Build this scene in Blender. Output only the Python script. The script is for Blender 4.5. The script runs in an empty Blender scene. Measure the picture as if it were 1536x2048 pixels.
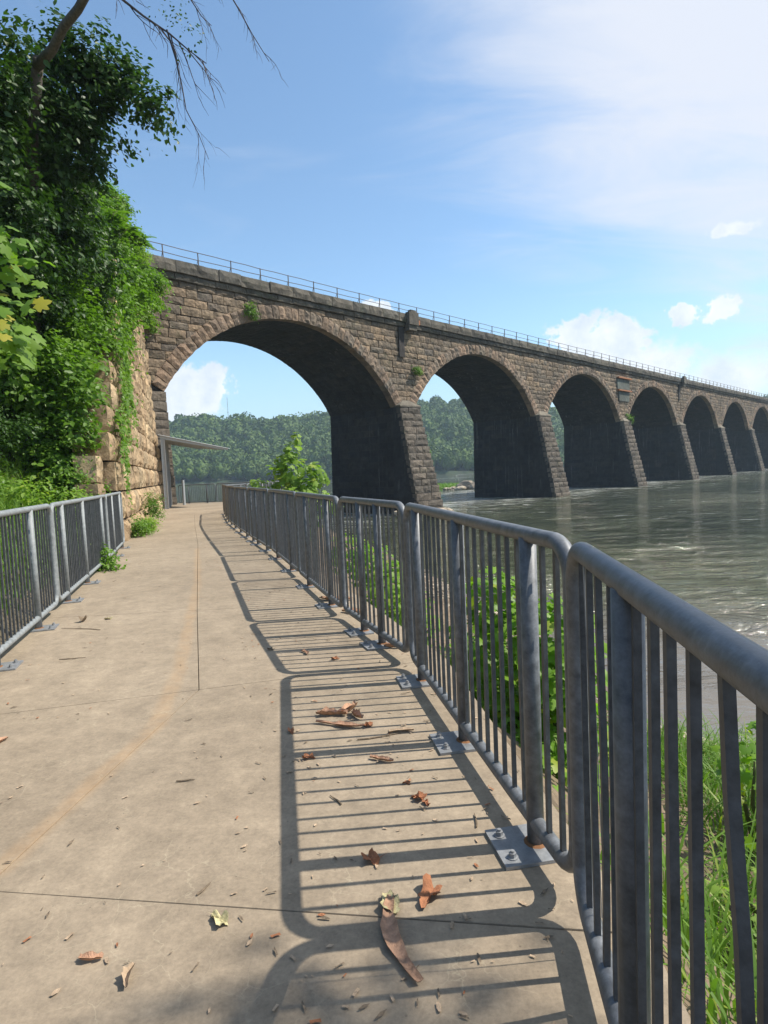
import bpy, math, random
import numpy as np
from mathutils import Vector, Matrix

random.seed(7)
rng = np.random.default_rng(7)
SC = bpy.context.scene
COL = SC.collection
PI = math.pi

# ------------------------------------------------------------------ camera
cam_d = bpy.data.cameras.new('camera')
cam = bpy.data.objects.new('camera', cam_d)
COL.objects.link(cam)
cam_d.sensor_fit = 'VERTICAL'
cam_d.sensor_height = 36.0
cam_d.lens = 36.0 * 1200.0 / 2048.0
cam_d.clip_start = 0.02
cam_d.clip_end = 6000
r_ = Vector((0.99898904, -0.00306166, -0.04485013))
u_ = Vector((0.04495451, 0.0680369, 0.99666949))
f_ = Vector((0.0, 0.99767811, -0.06810575))
cam.matrix_world = Matrix(((r_[0], u_[0], -f_[0], 0.0), (r_[1], u_[1], -f_[1], 0.0), (r_[2], u_[2], -f_[2], 1.5), (0, 0, 0, 1)))
SC.camera = cam

# ------------------------------------------------------------------ exposure
SC.view_settings.view_transform = 'Standard'
SC.view_settings.look = 'None'
SC.view_settings.gamma = 1
SC.view_settings.use_curve_mapping = False
SC.view_settings.exposure = 0.55
SC.render.engine = 'CYCLES'
SC.cycles.max_bounces = 6
SC.cycles.diffuse_bounces = 3
SC.cycles.glossy_bounces = 3
SC.cycles.transmission_bounces = 3
SC.cycles.volume_bounces = 1
SC.cycles.transparent_max_bounces = 6

SUN_AZ = 86.0       # degrees from +Y towards +X
SUN_EL = 52.0
SKY_STRENGTH = 0.125

# ------------------------------------------------------------------ sun
sd = bpy.data.lights.new('sun', 'SUN')
sd.energy = 4.2
sd.angle = math.radians(0.53)
sd.color = (1.0, 0.94, 0.84)
sun = bpy.data.objects.new('sun', sd)
COL.objects.link(sun)
sv = Vector((math.cos(math.radians(SUN_EL)) * math.sin(math.radians(SUN_AZ)),
             math.cos(math.radians(SUN_EL)) * math.cos(math.radians(SUN_AZ)), math.sin(math.radians(SUN_EL))))
sun.rotation_euler = sv.to_track_quat('Z', 'Y').to_euler()
sun.location = (20, 0, 40)


# ------------------------------------------------------------------ node helper
class NT:
    def __init__(s, tree):
        s.t = tree; s.n = tree.nodes; s.l = tree.links

    def add(s, typ, **kw):
        n = s.n.new(typ)
        for k, v in kw.items():
            setattr(n, k, v)
        return n

    def put(s, sock, v):
        if v is None:
            return
        if isinstance(v, bpy.types.NodeSocket):
            s.l.new(v, sock)
        else:
            sock.default_value = v

    def math(s, op, a, b=None, c=None, clamp=False):
        n = s.add('ShaderNodeMath', operation=op, use_clamp=clamp)
        s.put(n.inputs[0], a); s.put(n.inputs[1], b)
        if c is not None:
            s.put(n.inputs[2], c)
        return n.outputs[0]

    def vmath(s, op, a, b=None, scale=None):
        n = s.add('ShaderNodeVectorMath', operation=op)
        s.put(n.inputs[0], a)
        if b is not None:
            s.put(n.inputs[1], b)
        if scale is not None:
            s.put(n.inputs['Scale'], scale)
        return n.outputs['Value'] if op in ('DOT_PRODUCT', 'LENGTH', 'DISTANCE') else n.outputs[0]

    def mix(s, f, a, b, blend='MIX'):
        n = s.add('ShaderNodeMix', data_type='RGBA', blend_type=blend)
        s.put(n.inputs[0], f); s.put(n.inputs[6], a); s.put(n.inputs[7], b)
        return n.outputs[2]

    def noise(s, vec, scale, detail=4, rough=0.55, dist=0.0, out=0):
        n = s.add('ShaderNodeTexNoise')
        s.put(n.inputs['Vector'], vec)
        n.inputs['Scale'].default_value = scale; n.inputs['Detail'].default_value = detail
        n.inputs['Roughness'].default_value = rough; n.inputs['Distortion'].default_value = dist
        return n.outputs[out]

    def voro(s, vec, scale, feature='F1', out='Distance', rand=1.0):
        n = s.add('ShaderNodeTexVoronoi', feature=feature)
        s.put(n.inputs['Vector'], vec)
        n.inputs['Scale'].default_value = scale; n.inputs['Randomness'].default_value = rand
        return n.outputs[out]

    def ramp(s, f, stops, interp='LINEAR'):
        n = s.add('ShaderNodeValToRGB')
        n.color_ramp.interpolation = interp
        e = n.color_ramp.elements
        while len(e) < len(stops):
            e.new(0.5)
        for i, (p, c) in enumerate(stops):
            e[i].position = p
            e[i].color = (c, c, c, 1) if isinstance(c, (int, float)) else (*c, 1)
        s.put(n.inputs[0], f)
        return n.outputs[0]

    def maprange(s, v, a, b, c=0.0, d=1.0, smooth=False):
        n = s.add('ShaderNodeMapRange')
        if smooth:
            n.interpolation_type = 'SMOOTHSTEP'
        s.put(n.inputs[0], v)
        for i, x in enumerate((a, b, c, d)):
            n.inputs[i + 1].default_value = x
        return n.outputs[0]

    def mapping(s, vec, scale=(1, 1, 1), rot=(0, 0, 0), loc=(0, 0, 0)):
        n = s.add('ShaderNodeMapping')
        s.put(n.inputs[0], vec)
        n.inputs['Location'].default_value = loc
        n.inputs['Scale'].default_value = scale; n.inputs['Rotation'].default_value = rot
        return n.outputs[0]

    def bump(s, h, strength=0.5, dist=0.02, normal=None):
        n = s.add('ShaderNodeBump')
        n.inputs['Strength'].default_value = strength; n.inputs['Distance'].default_value = dist
        s.put(n.inputs['Height'], h)
        if normal is not None:
            s.put(n.inputs['Normal'], normal)
        return n.outputs[0]


def rgb(r, g, b):
    return (r, g, b, 1)


def new_mat(name):
    m = bpy.data.materials.new(name)
    m.use_nodes = True
    nt = NT(m.node_tree)
    bs = nt.n['Principled BSDF']
    return m, nt, bs


# ------------------------------------------------------------------ world
W = bpy.data.worlds.new('World')
SC.world = W
W.use_nodes = True
nt = NT(W.node_tree)
bg = nt.n['Background']
sky = nt.add('ShaderNodeTexSky', sky_type='NISHITA')
sky.sun_disc = False
sky.sun_elevation = math.radians(SUN_EL)
sky.sun_rotation = math.radians(SUN_AZ)
sky.air_density = 1.0
sky.dust_density = 0.6
sky.ozone_density = 1.2
tc = nt.add('ShaderNodeTexCoord')
D = nt.vmath('NORMALIZE', tc.outputs['Generated'])
sp = nt.add('ShaderNodeSeparateXYZ'); nt.put(sp.inputs[0], D)
dz = sp.outputs[2]
n3 = nt.noise(D, 17.0, 9, 0.62)
n3b = nt.noise(D, 52.0, 7, 0.65)
nn = nt.math('ADD', nt.math('MULTIPLY', nt.math('SUBTRACT', n3, 0.5), 0.15), nt.math('MULTIPLY', nt.math('SUBTRACT', n3b, 0.5), 0.045))


def blob(c, r, squash=1.7, soft=0.35):
    d = nt.vmath('SUBTRACT', D, c)
    d = nt.vmath('MULTIPLY', d, (1, 1, squash))
    L = nt.vmath('LENGTH', d)
    L = nt.math('ADD', L, nn)
    return nt.maprange(L, r, r * (1 - soft * 0.75), 0, 1, smooth=True)


def vmax(*a):
    o = a[0]
    for x in a[1:]:
        o = nt.math('MAXIMUM', o, x)
    return o


cumulus = vmax(blob((-0.305, 0.94, 0.125), 0.082, 1.5), blob((-0.262, 0.955, 0.140), 0.052, 1.6), blob((-0.34, 0.93, 0.08), 0.10, 1.8, 0.7),
               blob((0.300, 0.932, 0.185), 0.045, 1.4), blob((0.352, 0.914, 0.174), 0.062, 1.4), blob((0.405, 0.900, 0.135), 0.080, 1.8, 0.7),
               blob((0.50, 0.86, 0.105), 0.11, 2.0, 1.0), blob((0.475, 0.855, 0.204), 0.040, 1.9), blob((0.445, 0.872, 0.208), 0.030, 2.2),
               blob((0.479, 0.824, 0.301), 0.026, 3.0, 0.8), blob((0.0, 0.966, 0.255), 0.030, 2.2), blob((0.66, 0.74, 0.14), 0.12, 2.0, 0.6),
               blob((0.87, 0.47, 0.16), 0.14, 1.9, 0.6), blob((-0.62, 0.77, 0.10), 0.13, 2.2, 0.6), blob((0.1, -0.98, 0.14), 0.2, 2.2, 0.6),
               blob((-0.8, -0.58, 0.13), 0.17, 2.2, 0.6), blob((0.8, -0.58, 0.17), 0.16, 2.2, 0.6))
# cirrus veil: streaks on a high flat layer, thick towards the sun's side of the sky and thinning away from it
inv = nt.math('DIVIDE', 1.0, nt.math('ADD', nt.math('MAXIMUM', dz, 0.0), 0.22))
pl = nt.vmath('SCALE', D, scale=inv)
cir = nt.noise(nt.mapping(pl, (0.8, 2.4, 0.8), (0, 0, 0.5)), 1.7, 9, 0.62, 0.9)
cir2 = nt.noise(nt.mapping(pl, (0.6, 1.0, 0.6)), 0.9, 5, 0.55, 0.5)
side = nt.vmath('DOT_PRODUCT', D, (0.68, 0.25, 0.69))
veil = nt.maprange(side, 0.48, 1.0, 0.0, 1.15, smooth=True)
cc = nt.math('ADD', nt.math('MULTIPLY', cir, 0.55), nt.math('MULTIPLY', cir2, 0.5))
cmask = nt.maprange(nt.math('ADD', cc, nt.math('MULTIPLY', veil, 0.46)), 0.55, 0.98, 0.0, 0.92, smooth=True)
skyc = sky.outputs[0]
skyc = nt.mix(1.0, skyc, rgb(1.02, 1.16, 1.18), 'MULTIPLY')
cloudshade = nt.maprange(n3, 0.3, 0.7, 0.0, 1.0)
ccol = nt.mix(cloudshade, rgb(4.2, 4.7, 5.4), rgb(6.6, 6.6, 6.7))
c1 = nt.mix(cmask, skyc, rgb(4.7, 4.9, 5.4))
low = nt.maprange(dz, 0.24, 0.0, 0.0, 0.55, smooth=True)
c1 = nt.mix(low, c1, rgb(2.7, 3.7, 5.0))
c2 = nt.mix(nt.math('MULTIPLY', cumulus, 0.93), c1, ccol)
nt.put(bg.inputs[0], c2)
bg.inputs[1].default_value = SKY_STRENGTH


# ------------------------------------------------------------------ object helpers
def link(o, parent=None):
    COL.objects.link(o)
    if parent is not None:
        o.parent = parent
    return o


def mesh_py(name, verts, faces, mats, smooth=False):
    me = bpy.data.meshes.new(name)
    me.from_pydata([tuple(v) for v in verts], [], [tuple(f) for f in faces])
    for m in (mats if isinstance(mats, (list, tuple)) else [mats]):
        me.materials.append(m)
    if smooth:
        me.polygons.foreach_set('use_smooth', [True] * len(me.polygons))
    me.update()
    return me


def mesh_np(name, V, F, mat, smooth=False):
    """V (n,3), F (m,3) triangles."""
    me = bpy.data.meshes.new(name)
    V = np.ascontiguousarray(V, dtype=np.float32); F = np.ascontiguousarray(F, dtype=np.int32)
    me.vertices.add(len(V)); me.vertices.foreach_set('co', V.ravel())
    me.loops.add(F.size); me.loops.foreach_set('vertex_index', F.ravel())
    me.polygons.add(len(F)); me.polygons.foreach_set('loop_start', np.arange(0, F.size, 3, dtype=np.int32))
    me.polygons.foreach_set('loop_total', np.full(len(F), 3, dtype=np.int32))
    if smooth:
        me.polygons.foreach_set('use_smooth', np.ones(len(F), dtype=bool))
    me.materials.append(mat)
    me.update(calc_edges=True)
    me.validate()
    return me


def obj(name, me, parent=None, loc=(0, 0, 0), rot=None, scale=None):
    o = bpy.data.objects.new(name, me)
    o.location = loc
    if rot is not None:
        o.rotation_euler = rot
    if scale is not None:
        o.scale = scale
    return link(o, parent)


def thing(name, label, cat, loc=(0, 0, 0), rotz=0.0, group=None):
    o = bpy.data.objects.new(name, None)
    o.location = loc; o.rotation_euler = (0, 0, rotz)
    o.empty_display_size = 0.2
    COL.objects.link(o)
    o['label'] = label; o['category'] = cat
    if group:
        o['group'] = group
    return o


def tag(o, label, cat, group=None):
    o['label'] = label; o['category'] = cat
    if group:
        o['group'] = group
    return o


class MB:
    """collects simple shapes into one mesh"""
    def __init__(s):
        s.v = []; s.f = []

    def add(s, verts, faces):
        b = len(s.v)
        s.v += [tuple(v) for v in verts]
        s.f += [tuple(i + b for i in f) for f in faces]

    def box(s, x0, x1, y0, y1, z0, z1):
        s.add([(x0, y0, z0), (x1, y0, z0), (x1, y1, z0), (x0, y1, z0), (x0, y0, z1), (x1, y0, z1), (x1, y1, z1), (x0, y1, z1)],
              [(0, 3, 2, 1), (4, 5, 6, 7), (0, 1, 5, 4), (1, 2, 6, 5), (2, 3, 7, 6), (3, 0, 4, 7)])

    def tube(s, pts, rad, n=8, closed=False, caps=True):
        pts = [Vector(p) for p in pts]
        N = len(pts)
        rads = rad if isinstance(rad, (list, tuple)) else [rad] * N
        rings = []
        prev = None
        for i, p in enumerate(pts):
            a = pts[(i - 1) % N] if (closed or i > 0) else p
            b = pts[(i + 1) % N] if (closed or i < N - 1) else p
            t = (b - a).normalized()
            if prev is None:
                up = Vector((0, 0, 1)) if abs(t.z) < 0.9 else Vector((0, 1, 0))
                side = t.cross(up).normalized()
            else:
                side = (prev - t * prev.dot(t)).normalized()
            prev = side
            up2 = side.cross(t)
            rings.append([p + (side * math.cos(2 * PI * k / n) + up2 * math.sin(2 * PI * k / n)) * rads[i] for k in range(n)])
        b0 = len(s.v)
        for r in rings:
            s.v += [tuple(q) for q in r]
        M = N if closed else N - 1
        for i in range(M):
            j = (i + 1) % N
            for k in range(n):
                k2 = (k + 1) % n
                s.f.append((b0 + i * n + k, b0 + i * n + k2, b0 + j * n + k2, b0 + j * n + k))
        if caps and not closed:
            s.f.append(tuple(b0 + k for k in reversed(range(n))))
            s.f.append(tuple(b0 + (N - 1) * n + k for k in range(n)))

    def mesh(s, name, mat, smooth=False):
        return mesh_py(name, s.v, s.f, mat, smooth)


class Merger:
    """merges many transformed copies of block templates"""
    def __init__(s):
        s.v = []; s.f = []; s.n = 0

    def add(s, tmpl, M):
        V, F = tmpl
        A = np.array(M)
        P = V @ A[:3, :3].T + A[:3, 3]
        s.v.append(P)
        b = s.n
        s.f += [tuple(i + b for i in f) for f in F]
        s.n += len(V)

    def mesh(s, name, mat):
        return mesh_py(name, np.concatenate(s.v).tolist(), s.f, mat)


# ------------------------------------------------------------------ materials
def stone_mat(name, cols, bumpd=0.03, dark=0.5, scale=3.0, moss=0.0, rough=0.9, streak=0.0):
    m, nt, bs = new_mat(name)
    g = nt.add('ShaderNodeNewGeometry'); oi = nt.add('ShaderNodeObjectInfo')
    pos = g.outputs['Position']
    rnd = nt.math('FRACT', nt.math('ADD', g.outputs['Random Per Island'], oi.outputs['Random']))
    base = nt.ramp(rnd, cols)
    n1 = nt.noise(pos, scale, 8, 0.65)
    n2 = nt.noise(pos, scale * 7, 6, 0.7)
    n0 = nt.noise(pos, 0.35, 4, 0.5)
    v = nt.math('MULTIPLY', nt.maprange(n1, 0.3, 0.72, 1 - dark, 1.25), nt.maprange(n2, 0.3, 0.7, 0.75, 1.2))
    v = nt.math('MULTIPLY', v, nt.maprange(n0, 0.35, 0.65, 0.78, 1.15))
    c = nt.mix(1.0, base, nt.ramp(v, [(0, 0.0), (1, 1.0)]), 'MULTIPLY')
    c = nt.vmath('SCALE', base, scale=v)
    if streak > 0:
        st = nt.noise(nt.mapping(pos, (2.6, 2.6, 0.09)), 1.5, 7, 0.72)
        stm = nt.math('MULTIPLY', nt.maprange(st, 0.57, 0.70, 0, streak), nt.maprange(nt.noise(pos, 0.25, 3, 0.5), 0.42, 0.62, 0.1, 1.0))
        c = nt.mix(stm, c, rgb(0.30, 0.29, 0.27))
    if moss > 0:
        mo = nt.noise(pos, 0.9, 7, 0.7)
        c = nt.mix(nt.maprange(mo, 0.56, 0.70, 0, moss), c, rgb(0.06, 0.075, 0.03))
    nt.put(bs.inputs['Base Color'], c)
    bs.inputs['Roughness'].default_value = rough
    nb = nt.math('ADD', n1, nt.math('MULTIPLY', n2, 0.5))
    vor = nt.voro(pos, scale * 2.2)
    nb = nt.math('ADD', nb, nt.math('MULTIPLY', vor, 0.6))
    nt.put(bs.inputs['Normal'], nt.bump(nb, 0.9, bumpd))
    return m


M_stone = stone_mat('bridge sandstone', [(0, (0.15, 0.115, 0.082)), (0.3, (0.25, 0.185, 0.12)), (0.55, (0.19, 0.155, 0.115)), (0.8, (0.32, 0.225, 0.14)), (1, (0.14, 0.115, 0.09))], 0.07, 0.65, 2.2, 0.35, streak=0.22)
M_ring = stone_mat('arch ring sandstone', [(0, (0.17, 0.13, 0.095)), (0.4, (0.30, 0.205, 0.135)), (0.7, (0.22, 0.18, 0.135)), (1, (0.35, 0.23, 0.15))], 0.07, 0.5, 2.2, 0.2)
M_butt = stone_mat('buttress stone', [(0, (0.10, 0.085, 0.068)), (0.5, (0.18, 0.145, 0.11)), (1, (0.135, 0.115, 0.09))], 0.05, 0.55, 2.0, 0.3, streak=0.3)
M_cope = stone_mat('coping stone', [(0, (0.10, 0.09, 0.075)), (0.5, (0.15, 0.13, 0.10)), (1, (0.12, 0.11, 0.09))], 0.05, 0.5, 1.6, 0.6)
M_cap = stone_mat('cap stone', [(0, (0.15, 0.13, 0.10)), (1, (0.19, 0.165, 0.125))], 0.04, 0.4, 2.0, 0.5)
M_mortar = stone_mat('mortar bed', [(0, (0.035, 0.03, 0.027)), (1, (0.05, 0.042, 0.036))], 0.03, 0.5, 3.0)
M_soffit = stone_mat('dark soffit stone', [(0, (0.019, 0.019, 0.022)), (0.4, (0.042, 0.037, 0.036)), (0.8, (0.026, 0.026, 0.030)), (1, (0.05, 0.042, 0.036))], 0.05, 0.6, 1.6, 0, streak=0.6)  # much darker than the face stone, with pale streaks
M_wall = stone_mat('tan wing wall stone', [(0, (0.36, 0.25, 0.15)), (0.35, (0.54, 0.38, 0.22)), (0.7, (0.42, 0.32, 0.20)), (1, (0.60, 0.44, 0.26))], 0.09, 0.6, 1.7, 0.22)
M_rock = stone_mat('river rock', [(0, (0.38, 0.31, 0.23)), (1, (0.52, 0.44, 0.33))], 0.08, 0.5, 1.5)
M_bed = stone_mat('slab bed', [(0, (0.06, 0.05, 0.04)), (1, (0.05, 0.045, 0.04))], 0.01)


def metal_mat(name, col, rough, met, spots=0.3, bumps=0.0015):
    m, nt, bs = new_mat(name)
    g = nt.add('ShaderNodeNewGeometry'); pos = g.outputs['Position']
    n1 = nt.noise(pos, 22, 6, 0.65); n2 = nt.noise(pos, 120, 4, 0.6)
    v = nt.math('MULTIPLY', nt.maprange(n1, 0.3, 0.7, 1 - spots, 1 + spots * 0.7), nt.maprange(n2, 0.3, 0.7, 0.92, 1.08))
    nt.put(bs.inputs['Base Color'], nt.vmath('SCALE', col, scale=v))
    bs.inputs['Metallic'].default_value = met
    nt.put(bs.inputs['Roughness'], nt.maprange(n1, 0.3, 0.7, rough - 0.08, rough + 0.1))
    nt.put(bs.inputs['Normal'], nt.bump(nt.math('ADD', n1, n2), 0.35, bumps))
    return m


M_galv = metal_mat('galvanised steel', (0.165, 0.174, 0.185), 0.46, 0.08, 0.45)  # darker copy: shade on the riverside panels put into the base colour
M_galv_sunlit = metal_mat('sunlit copy of galvanised steel', (0.25, 0.27, 0.275), 0.58, 0.08)  # same steel, paler base stands in for sun on the hillside fence
M_picket = metal_mat('shade-darkened galvanised bar', (0.085, 0.09, 0.097), 0.5, 0.08, 0.45)  # base darkened for the shaded side the pickets show
M_plate = metal_mat('zinc plate', (0.30, 0.31, 0.32), 0.5, 0.4, 0.2)
M_shelter = metal_mat('galvanised canopy steel', (0.42, 0.44, 0.45), 0.5, 0.35, 0.15)
M_rail = metal_mat('rusty railing iron', (0.11, 0.085, 0.07), 0.7, 0.2)


def rusty_plate():
    m, nt, bs = new_mat('rust ring on steel')
    bs.inputs['Base Color'].default_value = (0.22, 0.10, 0.04, 1)
    bs.inputs['Roughness'].default_value = 0.85
    return m


M_rust = rusty_plate()


def leaf_mat(name, ca, cb, trans=0.35, rough=0.45, yellow=0.0, nscale=0.9, nw=0.5):
    m, nt, bs = new_mat(name)
    g = nt.add('ShaderNodeNewGeometry'); oi = nt.add('ShaderNodeObjectInfo')
    rnd = nt.math('FRACT', nt.math('ADD', g.outputs['Random Per Island'], oi.outputs['Random']))
    pos = g.outputs['Position']
    n1 = nt.maprange(nt.noise(pos, nscale, 3, 0.5), 0.3, 0.7)
    f = nt.math('ADD', nt.math('MULTIPLY', rnd, 0.95 - nw), nt.math('MULTIPLY', n1, nw), clamp=True)
    c = nt.mix(f, rgb(*ca), rgb(*cb))
    if yellow > 0:
        c = nt.mix(nt.math('MULTIPLY', nt.math('GREATER_THAN', rnd, 0.93), yellow), c, rgb(0.42, 0.36, 0.05))
    nt.put(bs.inputs['Base Color'], c)
    bs.inputs['Roughness'].default_value = rough
    bs.inputs['Specular IOR Level'].default_value = 0.35
    tr = nt.add('ShaderNodeBsdfTranslucent')
    tc_ = nt.vmath('MULTIPLY', c, (1.25, 1.45, 0.55))
    nt.put(tr.inputs[0], tc_)
    mx = nt.add('ShaderNodeMixShader'); mx.inputs[0].default_value = trans
    nt.l.new(bs.outputs[0], mx.inputs[1]); nt.l.new(tr.outputs[0], mx.inputs[2])
    nt.l.new(mx.outputs[0], nt.n['Material Output'].inputs[0])
    return m


M_leaf_tree = leaf_mat('dark tree leaf', (0.022, 0.056, 0.012), (0.062, 0.13, 0.02), 0.3)
M_leaf_vine = leaf_mat('vine leaf', (0.075, 0.16, 0.018), (0.175, 0.31, 0.03), 0.38)
M_leaf_bright = leaf_mat('bright young leaf', (0.15, 0.27, 0.035), (0.27, 0.40, 0.06), 0.45, 0.5, 0.3)
M_leaf_maple = leaf_mat('maple leaf', (0.12, 0.23, 0.03), (0.22, 0.34, 0.055), 0.45, 0.5, 0.8)
M_leaf_bush = leaf_mat('bank bush leaf', (0.10, 0.23, 0.02), (0.27, 0.44, 0.04), 0.48, 0.45, 0.4)
M_grass = leaf_mat('grass blade', (0.09, 0.19, 0.02), (0.19, 0.32, 0.045), 0.38, 0.5, 0.3)
M_leaf_far = leaf_mat('far foliage', (0.012, 0.045, 0.008), (0.125, 0.190, 0.03), 0.08, 0.7, 0.0, 0.085, 0.75)


def bark_mat(name, col):
    m, nt, bs = new_mat(name)
    g = nt.add('ShaderNodeNewGeometry'); pos = g.outputs['Position']
    n1 = nt.noise(nt.mapping(pos, (1, 1, 0.3)), 18, 6, 0.7)
    nt.put(bs.inputs['Base Color'], nt.vmath('SCALE', col, scale=nt.maprange(n1, 0.3, 0.7, 0.5, 1.4)))
    bs.inputs['Roughness'].default_value = 0.9
    nt.put(bs.inputs['Normal'], nt.bump(n1, 0.8, 0.02))
    return m


M_bark = bark_mat('tree bark', (0.10, 0.085, 0.07))
M_stem = bark_mat('green stem', (0.12, 0.13, 0.05))
M_bark_scrap = bark_mat('sycamore bark scrap', (0.46, 0.27, 0.17))
M_dry = bark_mat('dry brown leaf', (0.36, 0.15, 0.07))
M_dry2 = bark_mat('pale dry leaf', (0.52, 0.46, 0.25))
M_twig = bark_mat('dry twig', (0.20, 0.15, 0.10))
M_chip = bark_mat('light bark chips', (0.45, 0.33, 0.22))


def concrete_mat():
    m, nt, bs = new_mat('path concrete')
    g = nt.add('ShaderNodeNewGeometry'); pos = g.outputs['Position']
    big = nt.noise(pos, 0.55, 5, 0.55)
    mid = nt.noise(nt.mapping(pos, (1, 1, 1)), 4.5, 8, 0.68)
    fine = nt.noise(pos, 60, 6, 0.75)
    c = nt.mix(nt.maprange(big, 0.32, 0.68), rgb(0.262, 0.206, 0.143), rgb(0.352, 0.280, 0.198))
    c = nt.vmath('SCALE', c, scale=nt.math('MULTIPLY', nt.math('MULTIPLY', nt.maprange(mid, 0.3, 0.72, 0.78, 1.16), nt.maprange(nt.noise(pos, 17, 6, 0.7), 0.3, 0.7, 0.84, 1.15)), nt.maprange(fine, 0.3, 0.7, 0.82, 1.16)))
    # orange stain running along the lengthwise joint
    pts = [(-1.75, 1.9), (-1.58, 2.30), (-1.46, 3.6), (-1.66, 4.6), (-2.74, 8.6), (-4.1, 13.0)]
    best = None
    for a, b in zip(pts[:-1], pts[1:]):
        A = (a[0], a[1], 0); dx, dy = b[0] - a[0], b[1] - a[1]; L2 = dx * dx + dy * dy
        pa = nt.vmath('MULTIPLY', nt.vmath('SUBTRACT', pos, A), (1, 1, 0))
        t = nt.math('DIVIDE', nt.vmath('DOT_PRODUCT', pa, (dx, dy, 0)), L2, clamp=True)
        q = nt.vmath('SUBTRACT', pa, nt.vmath('SCALE', (dx, dy, 0), scale=t))
        d = nt.vmath('LENGTH', q)
        best = d if best is None else nt.math('MINIMUM', best, d)
    wob = nt.math('MULTIPLY', nt.math('SUBTRACT', nt.noise(pos, 2.5, 4, 0.6), 0.5), 0.10)
    sm = nt.maprange(nt.math('ADD', best, wob), 0.085, 0.02, 0, 0.85, smooth=True)
    sm = nt.math('MULTIPLY', sm, nt.maprange(nt.noise(pos, 5, 6, 0.7), 0.3, 0.7, 0.08, 0.60))
    c = nt.mix(sm, c, rgb(0.40, 0.25, 0.125))
    # pale hairline tracks left by rotten leaves
    dv = nt.vmath('ADD', pos, nt.vmath('SCALE', nt.noise(pos, 6, 4, 0.6, out=1), scale=0.16))
    cr = nt.voro(dv, 5.5, 'DISTANCE_TO_EDGE')
    crm = nt.math('MULTIPLY', nt.maprange(cr, 0.014, 0.002, 0, 1), nt.maprange(nt.noise(pos, 1.7, 4, 0.6), 0.46, 0.6, 0, 1))
    c = nt.mix(nt.math('MULTIPLY', crm, 0.34), c, rgb(0.50, 0.43, 0.30))
    # dark specks and smears
    spk = nt.voro(pos, 26, 'F1')
    spm = nt.math('MULTIPLY', nt.maprange(spk, 0.13, 0.07, 0, 1), nt.maprange(nt.noise(pos, 3.1, 3, 0.6), 0.5, 0.62, 0, 1))
    c = nt.mix(nt.math('MULTIPLY', spm, 0.65), c, rgb(0.11, 0.085, 0.06))
    sm2 = nt.noise(nt.mapping(pos, (1, 7, 1), (0, 0, 0.35)), 1.6, 7, 0.75)
    c = nt.mix(nt.maprange(sm2, 0.58, 0.72, 0, 0.30), c, rgb(0.17, 0.13, 0.10))
    nt.put(bs.inputs['Base Color'], c)
    bs.inputs['Roughness'].default_value = 0.88
    h = nt.math('ADD', nt.math('MULTIPLY', fine, 0.5), nt.math('MULTIPLY', mid, 0.7))
    nt.put(bs.inputs['Normal'], nt.bump(h, 0.45, 0.004))
    return m


M_conc = concrete_mat()


def ground_mat():
    m, nt, bs = new_mat('bank soil')
    g = nt.add('ShaderNodeNewGeometry'); pos = g.outputs['Position']
    n1 = nt.noise(pos, 1.2, 7, 0.65); n2 = nt.noise(pos, 14, 6, 0.7)
    c = nt.mix(nt.maprange(n1, 0.4, 0.6), rgb(0.13, 0.095, 0.06), rgb(0.24, 0.175, 0.115))
    c = nt.vmath('SCALE', c, scale=nt.maprange(n2, 0.3, 0.7, 0.6, 1.25))
    sp_ = nt.add('ShaderNodeSeparateXYZ'); nt.put(sp_.inputs[0], pos)
    c = nt.mix(nt.maprange(sp_.outputs[0], -3.0, -6.0, 0, 0.9), c, rgb(0.05, 0.06, 0.025))
    wet = nt.maprange(sp_.outputs[2], -2.0, -2.3, 0, 1)
    c = nt.mix(wet, c, rgb(0.12, 0.09, 0.06))
    nt.put(bs.inputs['Base Color'], c)
    nt.put(bs.inputs['Roughness'], nt.maprange(wet, 0, 1, 0.9, 0.45))
    nt.put(bs.inputs['Normal'], nt.bump(nt.math('ADD', n1, nt.math('MULTIPLY', n2, 0.5)), 0.9, 0.06))
    return m


M_ground = ground_mat()
M_hill = stone_mat('wooded hill soil', [(0, (0.03, 0.05, 0.018)), (1, (0.035, 0.055, 0.02))], 0.2, 0.4, 0.2)


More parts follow.
